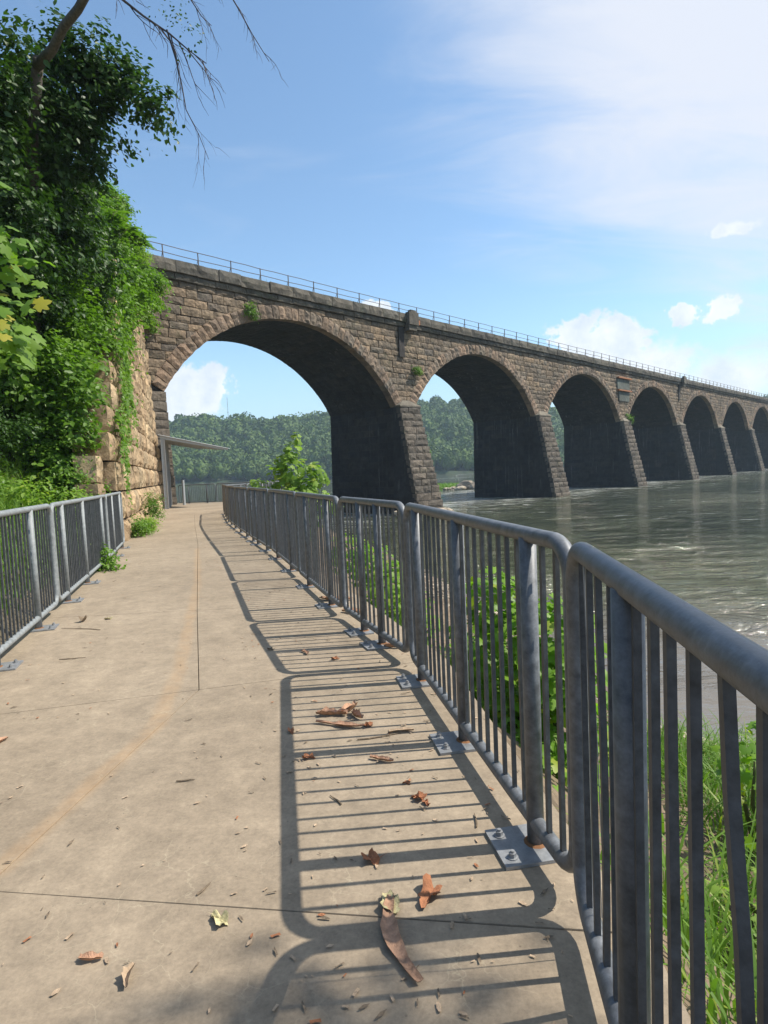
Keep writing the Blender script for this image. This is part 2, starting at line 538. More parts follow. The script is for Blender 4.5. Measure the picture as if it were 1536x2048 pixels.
def water_mat():
    m, nt, bs = new_mat('river water')
    g = nt.add('ShaderNodeNewGeometry'); pos = g.outputs['Position']
    sp_ = nt.add('ShaderNodeSeparateXYZ'); nt.put(sp_.inputs[0], pos)
    big = nt.noise(pos, 0.05, 4, 0.5, 0.4)
    c = nt.mix(nt.maprange(big, 0.35, 0.65), rgb(0.060, 0.070, 0.020), rgb(0.088, 0.092, 0.034))
    # murky shallows over the near bar
    dsh = nt.vmath('LENGTH', nt.vmath('MULTIPLY', nt.vmath('SUBTRACT', pos, (4.5, 7.0, -2.3)), (1.0, 0.75, 1)))
    c = nt.mix(nt.maprange(dsh, 10, 3, 0, 0.8, smooth=True), c, rgb(0.16, 0.13, 0.105))
    # ripples: fine chop over longer swell, stretched across the current
    p1 = nt.mapping(pos, (1.0, 2.6, 1), (0, 0, 0.25))
    w0 = nt.noise(p1, 0.09, 4, 0.5, 0.8)
    w1 = nt.noise(p1, 0.34, 6, 0.6, 0.9)
    w2 = nt.noise(p1, 1.5, 5, 0.6, 0.4)
    w3 = nt.noise(nt.mapping(pos, (1.0, 2.0, 1), (0, 0, -0.3)), 6.0, 4, 0.6)
    dist = nt.vmath('LENGTH', nt.vmath('SUBTRACT', pos, (0, 0, 1.5)))
    calm = nt.math('MULTIPLY', nt.maprange(dist, 13, 38, 0.06, 1.25), nt.maprange(nt.noise(pos, 0.07, 3, 0.5, 0.5), 0.35, 0.65, 0.5, 1.3))
    h = nt.math('ADD', nt.math('ADD', nt.math('MULTIPLY', w0, 2.2), nt.math('MULTIPLY', w1, 1.7)), nt.math('ADD', nt.math('MULTIPLY', w2, 0.32), nt.math('MULTIPLY', w3, 0.05)))
    h = nt.math('MULTIPLY', h, calm)
    # broken white water in the riffles below the piers and through the arches
    fo = nt.noise(nt.mapping(pos, (0.35, 1.7, 1), (0, 0, 0.25)), 0.9, 8, 0.72, 0.5)
    riff = nt.noise(nt.mapping(pos, (0.6, 1.6, 1), (0, 0, 0.2)), 0.028, 3, 0.5)
    nb = nt.vmath('DOT_PRODUCT', pos, (-0.716302, 0.697790, 0))
    zone = nt.math('MAXIMUM', nt.maprange(nt.math('ABSOLUTE', nt.math('SUBTRACT', nb, 46.0)), 26, 6, 0, 1, smooth=True), nt.maprange(riff, 0.55, 0.7))
    thr = nt.math('SUBTRACT', fo, nt.math('MULTIPLY', zone, 0.14))
    thr2 = nt.math('ADD', nt.math('MULTIPLY', fo, 1.0), nt.math('MULTIPLY', zone, 0.15))
    foam = nt.maprange(thr2, 0.635, 0.71, 0, 0.85)
    foam = nt.math('MULTIPLY', foam, nt.maprange(dist, 28, 42, 0, 1))
    c = nt.mix(foam, c, rgb(0.62, 0.62, 0.58))
    nt.put(bs.inputs['Base Color'], c)
    nt.put(bs.inputs['Roughness'], nt.maprange(foam, 0, 0.6, 0.06, 0.7))
    bs.inputs['IOR'].default_value = 1.4
    bs.inputs['Specular IOR Level'].default_value = 1.0
    nt.put(bs.inputs['Normal'], nt.bump(h, 1.0, 1.3))
    return m


M_water = water_mat()


# ------------------------------------------------------------------ setting: ground shapes
def interp(tab, x):
    xs = [a for a, b in tab]; ys = [b for a, b in tab]
    return np.interp(x, xs, ys)


L_EDGE = [(-200, -1.0), (-3, -1.3), (0, -2.0), (2.3, -2.7), (4.9, -3.45), (7.7, -4.3), (10.7, -5.25), (13.9, -6.35), (15.2, -6.62), (32.4, -12.0), (36.0, -13.1), (45, -15.9), (60, -26), (100, -46), (300, -145), (900, -400)]
R_EDGE = [(-200, 0.5), (-3, 0.5), (0, 0.68), (1.7, 0.78), (2.2, 0.74), (3.2, 0.64), (4.5, 0.46), (5.6, 0.08), (6.8, -0.27), (8.8, -1.02), (11.6, -2.0), (14.4, -3.0), (19.9, -4.9), (25.6, -6.55), (28.3, -6.05), (31, -5.6), (36.5, -4.9), (37.5, -5.2), (39.3, -13.5), (45, -15.8), (60, -25.8), (100, -46), (300, -145), (900, -400)]
WATER_X = [(-200, 14), (-12, 9.5), (0, 8.6), (5, 6.6), (7.0, 5.0), (8.6, 3.5), (10.5, 3.7), (12.5, 3.6), (16, 2.8), (19.8, 2.0), (27, 0.2), (33, -1.6), (38, -3.4), (43, -8.5), (48, -14.0), (60, -23), (100, -43), (300, -140), (900, -390)]
ZW = -2.3


def wall_top(u):
    return np.where(u < 0, 2.4 + 0.25 * u, np.minimum(2.7 + 0.78 * u, 14.6))


def ground_z(X, Y):
    xl = interp(L_EDGE, Y); xr = interp(R_EDGE, Y); xw = interp(WATER_X, Y)
    z = np.full(X.shape, -0.16)
    # river side
    dr = X - xr
    w = np.maximum(xw - xr, 0.6)
    f = np.clip(dr / w, 0, 3)
    zr = -0.16 - 0.55 * np.clip(dr / 0.9, 0, 1) - 1.6 * f ** 0.9
    z = np.where(dr > 0, np.maximum(zr, -3.1), z)
    # left: hillside
    dl = xl - X
    zs = np.where(dl > 0.15, (dl - 0.15) * 0.78, 0) - 0.05
    u = (X + 6.54) * -0.298 + (Y - 15.02) * 0.955
    dw = -((X + 6.54) * 0.955 + (Y - 15.02) * 0.298)    # distance behind the wall face
    ztop = wall_top(u)
    zb = np.where(dw > 0.9, np.minimum(ztop - 0.7 + (dw - 0.9) * 0.75, 14.2), -0.05)
    lo = np.clip((Y - 13.2) / 1.8, 0, 1)
    zl = zs * (1 - lo) + zb * lo
    zl = np.minimum(zl, 14.2)
    # bridge abutment region: fill behind the abutment only
    s = X * 0.697790 + Y * 0.716302; o = -X * 0.716302 + Y * 0.697790 - 35.5
    ins = np.clip((15.0 - s) / 2.0, 0, 1)
    zin = -0.05 + 14.0 * ins
    zl = np.where(o > -2.0, np.minimum(zl, zin), zl)
    past = np.clip((o - 9.0) / 14.0, 0, 1)
    zl = np.where(o > 9.0, zl * (1 - past) + past * np.minimum(dl * 0.35, 9), zl)
    z = np.where(dl > 0, zl, z)
    return z


def build_ground():
    def axis(a, b, step, far_lo, far_hi, g=1.35):
        mid = list(np.arange(a, b + 1e-6, step))
        lo = []; d = step; x = a
        while x > far_lo:
            d *= g; x -= d; lo.append(x)
        hi = []; d = step; x = mid[-1]
        while x < far_hi:
            d *= g; x += d; hi.append(x)
        return np.array(lo[::-1] + mid + hi)
    xs = axis(-22, 9, 0.22, -500, 22)
    ys = axis(-2, 42, 0.3, -300, 900)
    X, Y = np.meshgrid(xs, ys)
    Z = ground_z(X, Y)
    amp = np.where((X > interp(R_EDGE, Y) + 0.35), 0.10, np.where(X < interp(L_EDGE, Y) - 0.6, 0.15, 0.0))
    Z = Z + amp * (np.sin(X * 3.1 + np.sin(Y * 1.7) * 2) * np.cos(Y * 2.3 + X) * 0.6 + rng.normal(0, 0.35, X.shape))
    xr = interp(R_EDGE, Y)
    ny, nx = X.shape
    V = np.stack([X.ravel(), Y.ravel(), Z.ravel()], 1)
    i = np.arange(ny * nx).reshape(ny, nx)
    a = i[:-1, :-1].ravel(); b = i[:-1, 1:].ravel(); c = i[1:, 1:].ravel(); d = i[1:, :-1].ravel()
    F = np.concatenate([np.stack([a, b, c], 1), np.stack([a, c, d], 1)])
    o = obj('ground', mesh_np('ground', V, F, M_ground, True))
    o['kind'] = 'structure'


build_ground()

wm = MB()
wm.add([(-3500, -3000, ZW), (3500, -3000, ZW), (3500, 4000, ZW), (-3500, 4000, ZW)], [(0, 1, 2, 3)])
wat = obj('water', wm.mesh('water', M_water))
wat['kind'] = 'structure'

# ------------------------------------------------------------------ path of concrete slabs
path = bpy.data.objects.new('path', None)
COL.objects.link(path)
path['kind'] = 'structure'
ST = [((-1.2, -3.0), None, (0.50, -3.0)),
      ((-2.72, 2.33), (-1.57, 2.15), (0.78, 1.80)),
      ((-3.12, 3.78), (-1.38, 4.20), (0.44, 4.66)),
      ((-4.02, 6.75), (-2.20, 6.82), (-0.25, 6.9)),
      ((-5.05, 10.0), (-3.25, 10.25), (-1.5, 10.4)),
      ((-6.25, 13.6), (-4.30, 13.7), (-2.78, 13.8)),
      ((-7.85, 19.0), (-6.05, 19.1), (-4.6, 19.1)),
      ((-9.90, 25.6), (-8.10, 25.6), (-6.52, 25.6)),
      ((-11.9, 32.0), (-8.90, 31.5), (-5.55, 31.2)),
      ((-14.0, 39.4), (-9.20, 38.0), (-4.85, 36.9))]


def inset(poly, g):
    P = [Vector((x, y)) for x, y in poly]
    n = len(P)
    out = []
    for i in range(n):
        a = P[i - 1]; b = P[i]; c = P[(i + 1) % n]
        e1 = (b - a).normalized(); e2 = (c - b).normalized()
        n1 = Vector((-e1.y, e1.x)); n2 = Vector((-e2.y, e2.x))
        m = (n1 + n2)
        m = m / max(m.length_squared, 1e-6) * 2
        out.append(b + m * g)
    return out


def slab(poly, gap):
    # counter-clockwise outline; arris slightly eased, body 0.16 thick
    top = inset(poly, gap * 0.5 + 0.0015); rim = inset(poly, gap * 0.5)
    n = len(poly)
    v = [(p.x, p.y, 0.0) for p in top] + [(p.x, p.y, -0.004) for p in rim] + [(p.x, p.y, -0.16) for p in rim]
    f = [tuple(range(n))]
    for i in range(n):
        j = (i + 1) % n
        f.append((n + i, n + j, j, i)); f.append((2 * n + i, 2 * n + j, n + j, n + i))
    obj('slab', mesh_py('slab', v, f, M_conc), path)


for i in range(len(ST) - 1):
    (l0, m0, r0), (l1, m1, r1) = ST[i], ST[i + 1]
    gap = 0.007 if i < 2 else 0.005
    if m0 is None:
        slab([l0, r0, (0.69, 0.0), r1, l1], gap)
        continue
    slab([l0, m0, m1, l1], gap if i < 5 else 0.004)
    slab([m0, r0, r1, m1], gap if i < 5 else 0.004)
bm_ = MB()
for i in range(len(ST) - 1):
    (l0, m0, r0), (l1, m1, r1) = ST[i], ST[i + 1]
    bm_.add([(l0[0], l0[1], -0.09), (r0[0], r0[1], -0.09), (r1[0], r1[1], -0.09), (l1[0], l1[1], -0.09)], [(0, 1, 2, 3)])
obj('slab_bed', bm_.mesh('slab_bed', M_bed), path)


# ------------------------------------------------------------------ stone block templates
def block_template(seed, nx=5, nz=4, relief=0.12, edge=0.08, jit=0.02):
    r = random.Random(seed)
    V = []
    for k in range(nz):
        for i in range(nx):
            x = -0.5 + i / (nx - 1); z = -0.5 + k / (nz - 1)
            border = i in (0, nx - 1) or k in (0, nz - 1)
            if border:
                x += (-1 if i == nx - 1 else (1 if i == 0 else 0)) * r.uniform(0.0, jit)
                z += (-1 if k == nz - 1 else (1 if k == 0 else 0)) * r.uniform(0.0, jit * 2)
                y = r.uniform(0, edge)
            else:
                x += r.uniform(-0.07, 0.07); z += r.uniform(-0.07, 0.07)
                y = -r.uniform(0.15, 1.0) * relief
            V.append((x, y, z))
    F = []
    for k in range(nz - 1):
        for i in range(nx - 1):
            a = k * nx + i
            q = (a, a + 1, a + 1 + nx, a + nx)
            if r.random() < 0.5:
                F += [(q[0], q[1], q[2]), (q[0], q[2], q[3])]
            else:
                F += [(q[0], q[1], q[3]), (q[1], q[2], q[3])]
    b = len(V)
    V += [(-0.49, 1, -0.49), (0.49, 1, -0.49), (0.49, 1, 0.49), (-0.49, 1, 0.49)]
    bot = [i for i in range(nx)]; top = [(nz - 1) * nx + i for i in range(nx)]
    lef = [k * nx for k in range(nz)]; rig = [k * nx + nx - 1 for k in range(nz)]
    F.append(tuple(reversed(bot)) + (b, b + 1))
    F.append(tuple(top) + (b + 2, b + 3))
    F.append(tuple(lef) + (b + 3, b))
    F.append(tuple(reversed(rig)) + (b + 1, b + 2))
    F.append((b + 1, b, b + 3, b + 2))
    return np.array(V), F


BT = [block_template(s) for s in range(12)]
BTL = [block_template(50 + s, 3, 3, 0.10, 0.04, 0.01) for s in range(6)]     # plainer blocks for soffits
BTR = [block_template(90 + s, 3, 5, 0.14, 0.06, 0.02) for s in range(8)]     # voussoirs
BTC = [block_template(130 + s, 6, 3, 0.07, 0.05, 0.008) for s in range(6)]   # long coping stones


def tmeshes(T, name, mat):
    return [mesh_py(name, t[0].tolist(), t[1], mat) for t in T]


def TM(loc, scale, roty=0.0, rotx=0.0):
    return Matrix.Translation(loc) @ Matrix.Rotation(roty, 4, 'Y') @ Matrix.Rotation(rotx, 4, 'X') @ Matrix.Diagonal((*scale, 1))


def place(name, meshes, parent, M):
    o = bpy.data.objects.new(name, random.choice(meshes))
    COL.objects.link(o); o.parent = parent
    o.matrix_local = M
    return o


# ------------------------------------------------------------------ the bridge
NV = (-0.716302, 0.697790); TV = (0.697790, 0.716302)
S0 = 17.5


def BW(s, o, z):
    return Vector((NV[0] * (35.5 + o) + TV[0] * s, NV[1] * (35.5 + o) + TV[1] * s, z))


def LB(s, o, z):
    return Vector((s - S0, o, z - ZW))


bridge = thing('stone_arch_bridge', 'long dark brown stone arch railway bridge crossing the river on battered piers', 'bridge', BW(S0, 0, ZW), math.atan2(TV[1], TV[0]))
PS = 23.4; P1 = 39.7; HS = 10.45; ZS = 6.95; RISE = 5.8
RR = (HS * HS + RISE * RISE) / (2 * RISE); ZC = ZS + RISE - RR
RT = 0.95
WID = 8.6
NSP = 27
centers = [P1 - PS / 2 + PS * k for k in range(NSP)]
DET = 7
CORE_F = 0.10


def span_core(mb, c, n=28):
    """one span: spandrel and barrel shell around an arch centred on c"""
    a0 = math.asin(HS / RR)
    R2 = RR + 0.06
    pts = [(c + R2 * math.sin(-a0 + 2 * a0 * i / n), ZC + R2 * math.cos(-a0 + 2 * a0 * i / n)) for i in range(n + 1)]
    top = 14.3
    for (s0, z0), (s1, z1) in zip(pts[:-1], pts[1:]):
        f = [LB(s0, CORE_F, z0), LB(s1, CORE_F, z1), LB(s1, CORE_F, top), LB(s0, CORE_F, top)]
        b = [LB(s0, WID, z0), LB(s1, WID, z1), LB(s1, WID, top), LB(s0, WID, top)]
        mb.add(f + b, [(0, 1, 2, 3), (7, 6, 5, 4), (0, 4, 5, 1), (3, 2, 6, 7)])


def pier_core(mb, s, w0, w1, zt=14.3):
    """pier column centred on s; w0 half width at spring line, w1 at the foot"""
    ring = []
    for z, w in ((-4.0, w1), (ZS, w0), (zt, w0)):
        ring.append([LB(s - w, CORE_F, z), LB(s + w, CORE_F, z), LB(s + w, WID, z), LB(s - w, WID, z)])
    v = sum(ring, [])
    f = []
    for k in range(2):
        for i in range(4):
            j = (i + 1) % 4
            f.append((k * 4 + i, k * 4 + j, (k + 1) * 4 + j, (k + 1) * 4 + i))
    f.append((8, 9, 10, 11))
    mb.add(v, f)


HP = PS / 2 - HS      # half pier width
core = MB()
for k, c in enumerate(centers[:DET]):
    span_core(core, c)
for k in range(DET):
    pier_core(core, P1 + PS * k, HP - 0.07, HP + 0.22)
core.add(*(lambda a: (a.v, a.f))((lambda m: (m.box(-26, 0.02, CORE_F, WID, -2, 16.6), m)[1])(MB())))
obj('core', core.mesh('bridge core', M_mortar), bridge)
core2 = MB()
for k in range(DET, NSP):
    span_core(core2, centers[k], 14)
for k in range(DET, NSP):
    pier_core(core2, P1 + PS * k, HP, HP + 0.25)
core2.v = [(x, y - 0.1 if y < 1 else y, z) for x, y, z in core2.v]
obj('far_spans', core2.mesh('far spans', M_stone), bridge)

TMs = tmeshes(BT, 'stone', M_stone); TMr = tmeshes(BTR, 'arch_stone', M_ring)
TMb = tmeshes(BT, 'buttress_stone', M_butt); TMc = tmeshes(BTC, 'coping_stone', M_cope)

# spandrel courses
rows = []
z = 6.95
rr = random.Random(3)
while z < 13.45:
    h = rr.uniform(0.42, 0.60)
    rows.append((z, min(z + h, 13.9)))
    z += h
if rows[-1][1] < 13.9:
    rows.append((rows[-1][1], 13.9))
stones = []
for z0, z1 in rows:
    Re = RR + RT - 0.08
    zz = z1 - ZC
    w = math.sqrt(max(Re * Re - zz * zz, 0)) if zz < Re else 0.0
    ints = []
    a = 11.5
    for c in centers[:DET]:
        if w > 0.3:
            b = c - w
            if b > a + 0.1:
                ints.append((a, b))
            a = c + w
    ints.append((a, P1 + PS * (DET - 1) + 2.0))
    for a, b in ints:
        s = a
        while s < b - 0.05:
            L = rr.uniform(0.65, 1.55)
            if b - (s + L) < 0.45:
                L = b - s
            stones.append((s, min(s + L, b), z0, z1))
            s += L
stones.sort(key=lambda q: q[0] - 3 * (q[0] > 14.5) + (100 if q[0] < 14.8 else 0))
mg = Merger()
for k, (s0, s1, z0, z1) in enumerate(stones):
    M = TM(LB((s0 + s1) / 2, rr.uniform(-0.035, 0.03), (z0 + z1) / 2), (s1 - s0 - 0.025, 0.42, z1 - z0 - 0.025))
    if k < 300:
        place('stone', TMs, bridge, M)
    else:
        mg.add(random.choice(BT), M)
o = obj('stone', mg.mesh('distant spandrel stones', M_stone), bridge); o['kind'] = 'stuff'

# arch rings
mg = Merger(); cnt = 0
for k, c in enumerate(centers[:DET]):
    a0 = math.asin(HS / RR); n = 45
    for i in range(n):
        a = -a0 + 2 * a0 * (i + 0.5) / n
        hh = RT * rr.uniform(0.93, 1.04)
        R2 = RR + hh / 2
        M = TM(LB(c + R2 * math.sin(a), rr.uniform(-0.12, -0.07), ZC + R2 * math.cos(a)), (2 * a0 * RR / n * 1.035 - 0.025, 0.7, hh), a)
        if cnt < 300:
            place('arch_stone', TMr, bridge, M)
        else:
            mg.add(random.choice(BTR), M)
        cnt += 1
if mg.n:
    o = obj('arch_stone', mg.mesh('distant arch stones', M_ring), bridge); o['kind'] = 'stuff'

# barrel lining and pier side walls (too dark to pick the stones apart)
mg = Merger()
for k, c in enumerate(centers[:DET]):
    a0 = math.asin(HS / RR); n = 52
    for i in range(n):
        a = -a0 + 2 * a0 * (i + 0.5) / n
        o_ = 0.6; off = rr.uniform(0, 1)
        while o_ < WID:
            L = rr.uniform(0.8, 1.5)
            L = min(L, WID - o_)
            # local block: X along depth (o), front (-Y) faces the arch centre, Z around the arc
            ctr = LB(c + (RR + rr.uniform(-0.015, 0.02)) * math.sin(a), o_ + L / 2, ZC + RR * math.cos(a))
            X = Vector((0, 1, 0)); Y = Vector((math.sin(a), 0, math.cos(a))); Zv = X.cross(Y)
            w = 2 * a0 * RR / n
            M = Matrix(((X.x * (L - 0.02), Y.x * 0.3, Zv.x * (w - 0.015), ctr.x), (X.y * (L - 0.02), Y.y * 0.3, Zv.y * (w - 0.015), ctr.y),
                        (X.z * (L - 0.02), Y.z * 0.3, Zv.z * (w - 0.015), ctr.z), (0, 0, 0, 1)))
            mg.add(random.choice(BTL), M)
            o_ += L
for k in range(-1, DET):
    ps = P1 + PS * k
    for side in ((-1, 1) if k >= 0 else (1,)):
        if side == 1 and k > 3:
            continue
        z = ZS
        while z > -2.9:
            h = rr.uniform(0.5, 0.62)
            o_ = 0.0
            hw = HP + 0.29 * (ZS - z) / 9.3
            while o_ < WID - 0.01:
                L = min(rr.uniform(0.9, 1.7), WID - o_)
                ctr = LB(ps + side * hw, o_ + L / 2 + 0.0, z - h / 2)
                X = Vector((0, -side, 0)); Y = Vector((-side, 0, 0)); Zv = Vector((0, 0, 1))
                M = Matrix(((0, Y.x * 0.2, 0, ctr.x), (X.y * (L - 0.02), 0, 0, ctr.y), (0, 0, h - 0.02, ctr.z), (0, 0, 0, 1)))
                if side == 1:
                    M = Matrix(((0, -0.2, 0, ctr.x), (L - 0.02, 0, 0, ctr.y), (0, 0, h - 0.02, ctr.z), (0, 0, 0, 1)))
                else:
                    M = Matrix(((0, 0.2, 0, ctr.x), (-(L - 0.02), 0, 0, ctr.y), (0, 0, h - 0.02, ctr.z), (0, 0, 0, 1)))
                mg.add(random.choice(BTL), M)
                o_ += L
            z -= h
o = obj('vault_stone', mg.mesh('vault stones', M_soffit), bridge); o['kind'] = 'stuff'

# battered buttresses against each pier
capm = MB()
cnt = 0
mgb = Merger()
for k in range(-1, DET):
    ps = P1 + PS * k
    z = ZS
    while z > -3.0:
        h = rr.uniform(0.5, 0.66)
        t = (ZS - (z - h / 2)) / 9.3
        p = 0.55 + 2.15 * t if k >= 0 else 0.25 + 0.1 * t; w = 2 * HP + 0.10 + 0.85 * t
        if k < 0:
            a, b = ps - 2.2, ps + HP + 0.02 + 0.30 * t
        else:
            a, b = ps - w / 2, ps + w / 2
        cuts = [a, b]
        m = rr.uniform(0.35, 0.65)
        cuts = [a, a + (b - a) * m, b] if rr.random() < 0.6 else [a, a + (b - a) * 0.3 * (0.7 + m), a + (b - a) * (0.62 + 0.1 * m), b]
        for s0, s1 in zip(cuts[:-1], cuts[1:]):
            M = TM(LB((s0 + s1) / 2, -p + rr.uniform(-0.03, 0.03), z - h / 2), (s1 - s0 - 0.02, p + 0.08, h - 0.02), 0, -0.0)
            M = M @ Matrix.Identity(4)
            if cnt < 300:
                # relief of the template grows with depth, so keep the front block shallow and back it with a plain core
                M = TM(LB((s0 + s1) / 2, -p + rr.uniform(-0.03, 0.03), z - h / 2), (s1 - s0 - 0.02, 0.5, h - 0.02))
                place('buttress_stone', TMb, bridge, M)
            else:
                M = TM(LB((s0 + s1) / 2, -p + rr.uniform(-0.03, 0.03), z - h / 2), (s1 - s0 - 0.02, 0.5, h - 0.02))
                mgb.add(random.choice(BT), M)
            cnt += 1
        # side stones of the buttress
        for side in (-1, 1):
            if k < 0:
                sx = b if side == 1 else None
            else:
                sx = b if side == 1 else a
            if sx is None or p < 0.9:
                pass
        z -= h
    # plain backing so that no gap shows between the courses; its sides are the buttress cheeks
    for zt, zb_ in ((ZS, -4.0),):
        def sec(zv):
            t = (ZS - zv) / 9.3
            p = (0.55 + 2.15 * t if k >= 0 else 0.25 + 0.1 * t) - 0.12; w = 2 * HP + 0.10 + 0.85 * t - 0.06
            if k < 0:
                return ps - 2.2, ps + HP - 0.01 + 0.35 * t, p
            return ps - w / 2, ps + w / 2, p
        a0_, b0_, p0_ = sec(zt); a1_, b1_, p1_ = sec(zb_)
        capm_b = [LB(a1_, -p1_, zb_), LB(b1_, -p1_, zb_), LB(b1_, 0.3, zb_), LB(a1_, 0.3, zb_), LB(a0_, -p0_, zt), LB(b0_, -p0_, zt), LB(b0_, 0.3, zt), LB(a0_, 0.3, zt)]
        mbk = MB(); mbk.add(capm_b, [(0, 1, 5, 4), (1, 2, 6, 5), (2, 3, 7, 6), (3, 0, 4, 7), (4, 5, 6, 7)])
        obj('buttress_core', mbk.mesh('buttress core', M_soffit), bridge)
    if k >= 0:
        w = HP + 0.12; p = 0.66
        mbc = MB()
        mbc.add([LB(ps - w, -p, ZS), LB(ps + w, -p, ZS), LB(ps + w, 0.1, ZS), LB(ps - w, 0.1, ZS),
                 LB(ps - w, -p, ZS + 0.13), LB(ps + w, -p, ZS + 0.13), LB(ps + w, 0.1, ZS + 0.13), LB(ps - w, 0.1, ZS + 0.13),
                 LB(ps - 0.45, -0.12, ZS + 0.62), LB(ps + 0.45, -0.12, ZS + 0.62), LB(ps + 0.45, 0.1, ZS + 0.66), LB(ps - 0.45, 0.1, ZS + 0.66)],
                [(0, 1, 5, 4), (1, 2, 6, 5), (3, 0, 4, 7), (4, 5, 9, 8), (5, 6, 10, 9), (7, 4, 8, 11), (8, 9, 10, 11), (3, 2, 1, 0)])
        obj('buttress_cap', mbc.mesh('buttress cap', M_cap), bridge)
if mgb.n:
    o = obj('buttress_stone', mgb.mesh('distant buttress stones', M_butt), bridge); o['kind'] = 'stuff'

# cornice and parapet
cnt = 0
mg = Merger()
for (z0, z1, dep, ln, nm) in ((13.9, 14.28, 0.20, 1.25, 'cornice_stone'), (14.28, 15.02, 0.40, 1.9, 'coping_stone')):
    s = 15.2; cnt = 0
    while s < P1 + PS * (DET - 1) + 1.5:
        L = rr.uniform(0.75, 1.25) * ln
        M = TM(LB(s + L / 2, -dep + rr.uniform(-0.03, 0.03), (z0 + z1) / 2 + rr.uniform(-0.01, 0.03)), (L - 0.02, 0.95, z1 - z0 - 0.015))
        place(nm, TMc, bridge, M)
        s += L
mbp = MB()
mbp.box(-16, 9.4 + PS * NSP, WID - 0.4, WID + 0.3, 14.3 - ZW, 14.9 - ZW)
mbp.box(P1 + PS * (DET - 1) + 1.5 - S0, 9.4 + PS * NSP, -0.4, 0.5, 13.95 - ZW, 14.95 - ZW)
obj('far_parapet', mbp.mesh('far parapet', M_cope), bridge)

# refuges corbelled out of the parapet over every third pier
for ps in (P1 + 0.7, P1 + PS * 3 + 0.7):
    mb = MB()
    mb.box(ps - 0.62 - S0, ps + 0.62 - S0, -0.85, -0.41, 14.05 - ZW, 15.10 - ZW)
    mb.box(ps - 0.32 - S0, ps + 0.38 - S0, -0.78, -0.44, 15.10 - ZW, 15.32 - ZW)
    mb.box(ps - 0.50 - S0, ps + 0.50 - S0, -0.70, -0.22, 13.6 - ZW, 14.05 - ZW)
    obj('refuge', mb.mesh('refuge', M_cope), bridge)
    mb = MB()
    mb.box(ps + 0.66 - S0, ps + 1.05 - S0, -0.62, -0.42, 14.2 - ZW, 14.6 - ZW)
    obj('brick_patch', mb.mesh('brick patch', M_dry), bridge)
    mb = MB()
    mb.box(ps - 1.30 - S0, ps - 0.62 - S0, -0.16, -0.05, 11.3 - ZW, 13.85 - ZW)  # flat dark slab on the face, below and left of the refuge
    obj('dark_patch', mb.mesh('dark patch', M_mortar), bridge)
# repaired panel held by two iron rails between the third and fourth arch
M_patch = stone_mat('concrete patch', [(0, (0.10, 0.115, 0.10)), (1, (0.14, 0.15, 0.13))], 0.03, 0.4, 1.5, 0.4)
s86 = P1 + PS * 2
mb = MB(); mb.box(s86 - 2.1 - S0, s86 + 2.1 - S0, -0.14, 0.0, 11.55 - ZW, 12.95 - ZW); mb.box(s86 - 1.6 - S0, s86 + 1.9 - S0, -0.14, 0.0, 9.9 - ZW, 11.2 - ZW)
obj('repair_panel', mb.mesh('repair panel', M_patch), bridge)
for zz in (13.05, 11.3):
    mb = MB(); mb.box(s86 - 2.2 - S0, s86 + 2.3 - S0, -0.42, -0.05, zz - ZW, zz + 0.16 - ZW)
    obj('tie_rail', mb.mesh('tie rail', M_dry), bridge)

# iron railing on the parapet
rail = thing('bridge_railing', 'thin two-rail iron railing running along the top of the stone bridge', 'railing', BW(15.8, 0.15, 15.02), math.atan2(TV[1], TV[0]))
mb = MB(); mb.tube([(0, 0, -0.15), (0, 0, 0.98)], 0.038, 6); mb.tube([(0.0, 0.42, -0.1), (0, 0.0, 0.62)], 0.018, 5)
pm = mb.mesh('railing_post', M_rail)
for i in range(270):
    obj('post', pm, rail, (2.38 * i, rr.uniform(-0.02, 0.02), 0), (rr.uniform(-.03, .03), rr.uniform(-.02, .02), 0))
for zz in (0.95, 0.5):
    mb = MB(); mb.tube([(2.38 * i * 0.5, 0, zz + rr.uniform(-.022, .022)) for i in range(0, 540)], 0.024, 5)
    obj('rail', mb.mesh('rail', M_rail, True), rail)

# ------------------------------------------------------------------ wing wall
WU = math.atan2(0.955, -0.298)
wing = thing('wing_wall', 'tall sunlit tan wing wall of big rough blocks rising from the path to the bridge', 'wall', (-6.54, 15.02, -0.1), WU)
TMw = tmeshes([block_template(200 + s, 6, 5, 0.10, 0.05, 0.02) for s in range(12)], 'stone', M_wall)
z = -0.15; i = 0
cm = MB()
LW = 22.45
while z < 15.0:
    h = rr.uniform(0.66, 0.78)
    zc = z + h / 2
    ust = 0.0 if zc < 2.7 else (zc - 2.7) / 0.78
    ust += rr.uniform(-0.15, 0.25)
    back = 0.056 * zc
    u = ust
    first = True
    while u < LW:
        L = rr.uniform(0.75, 1.6)
        if LW - (u + L) < 0.6:
            L = LW - u
        M = TM((u + L / 2, back + rr.uniform(-0.05, 0.04), zc + 0.1), (L - 0.03, 0.85, h - 0.03))
        place('stone', TMw, wing, M)
        u += L; first = False
    cm.box(ust + 0.4, LW, back + 0.16, back + 1.3, z + 0.1, z + h + 0.1)
    z += h; i += 1
obj('core', cm.mesh('wing wall core', M_mortar), wing)
# stepped footing stones at the near end
for (u, y, zc, L, h, dd) in ((-0.55, 0.35, 1.30, 1.1, 0.62, 0.5), (-0.35, 0.4, 1.95, 0.9, 0.66, 0.5)):
    place('stone', TMw, wing, TM((u, y, zc), (L, dd, h), 0, 0))


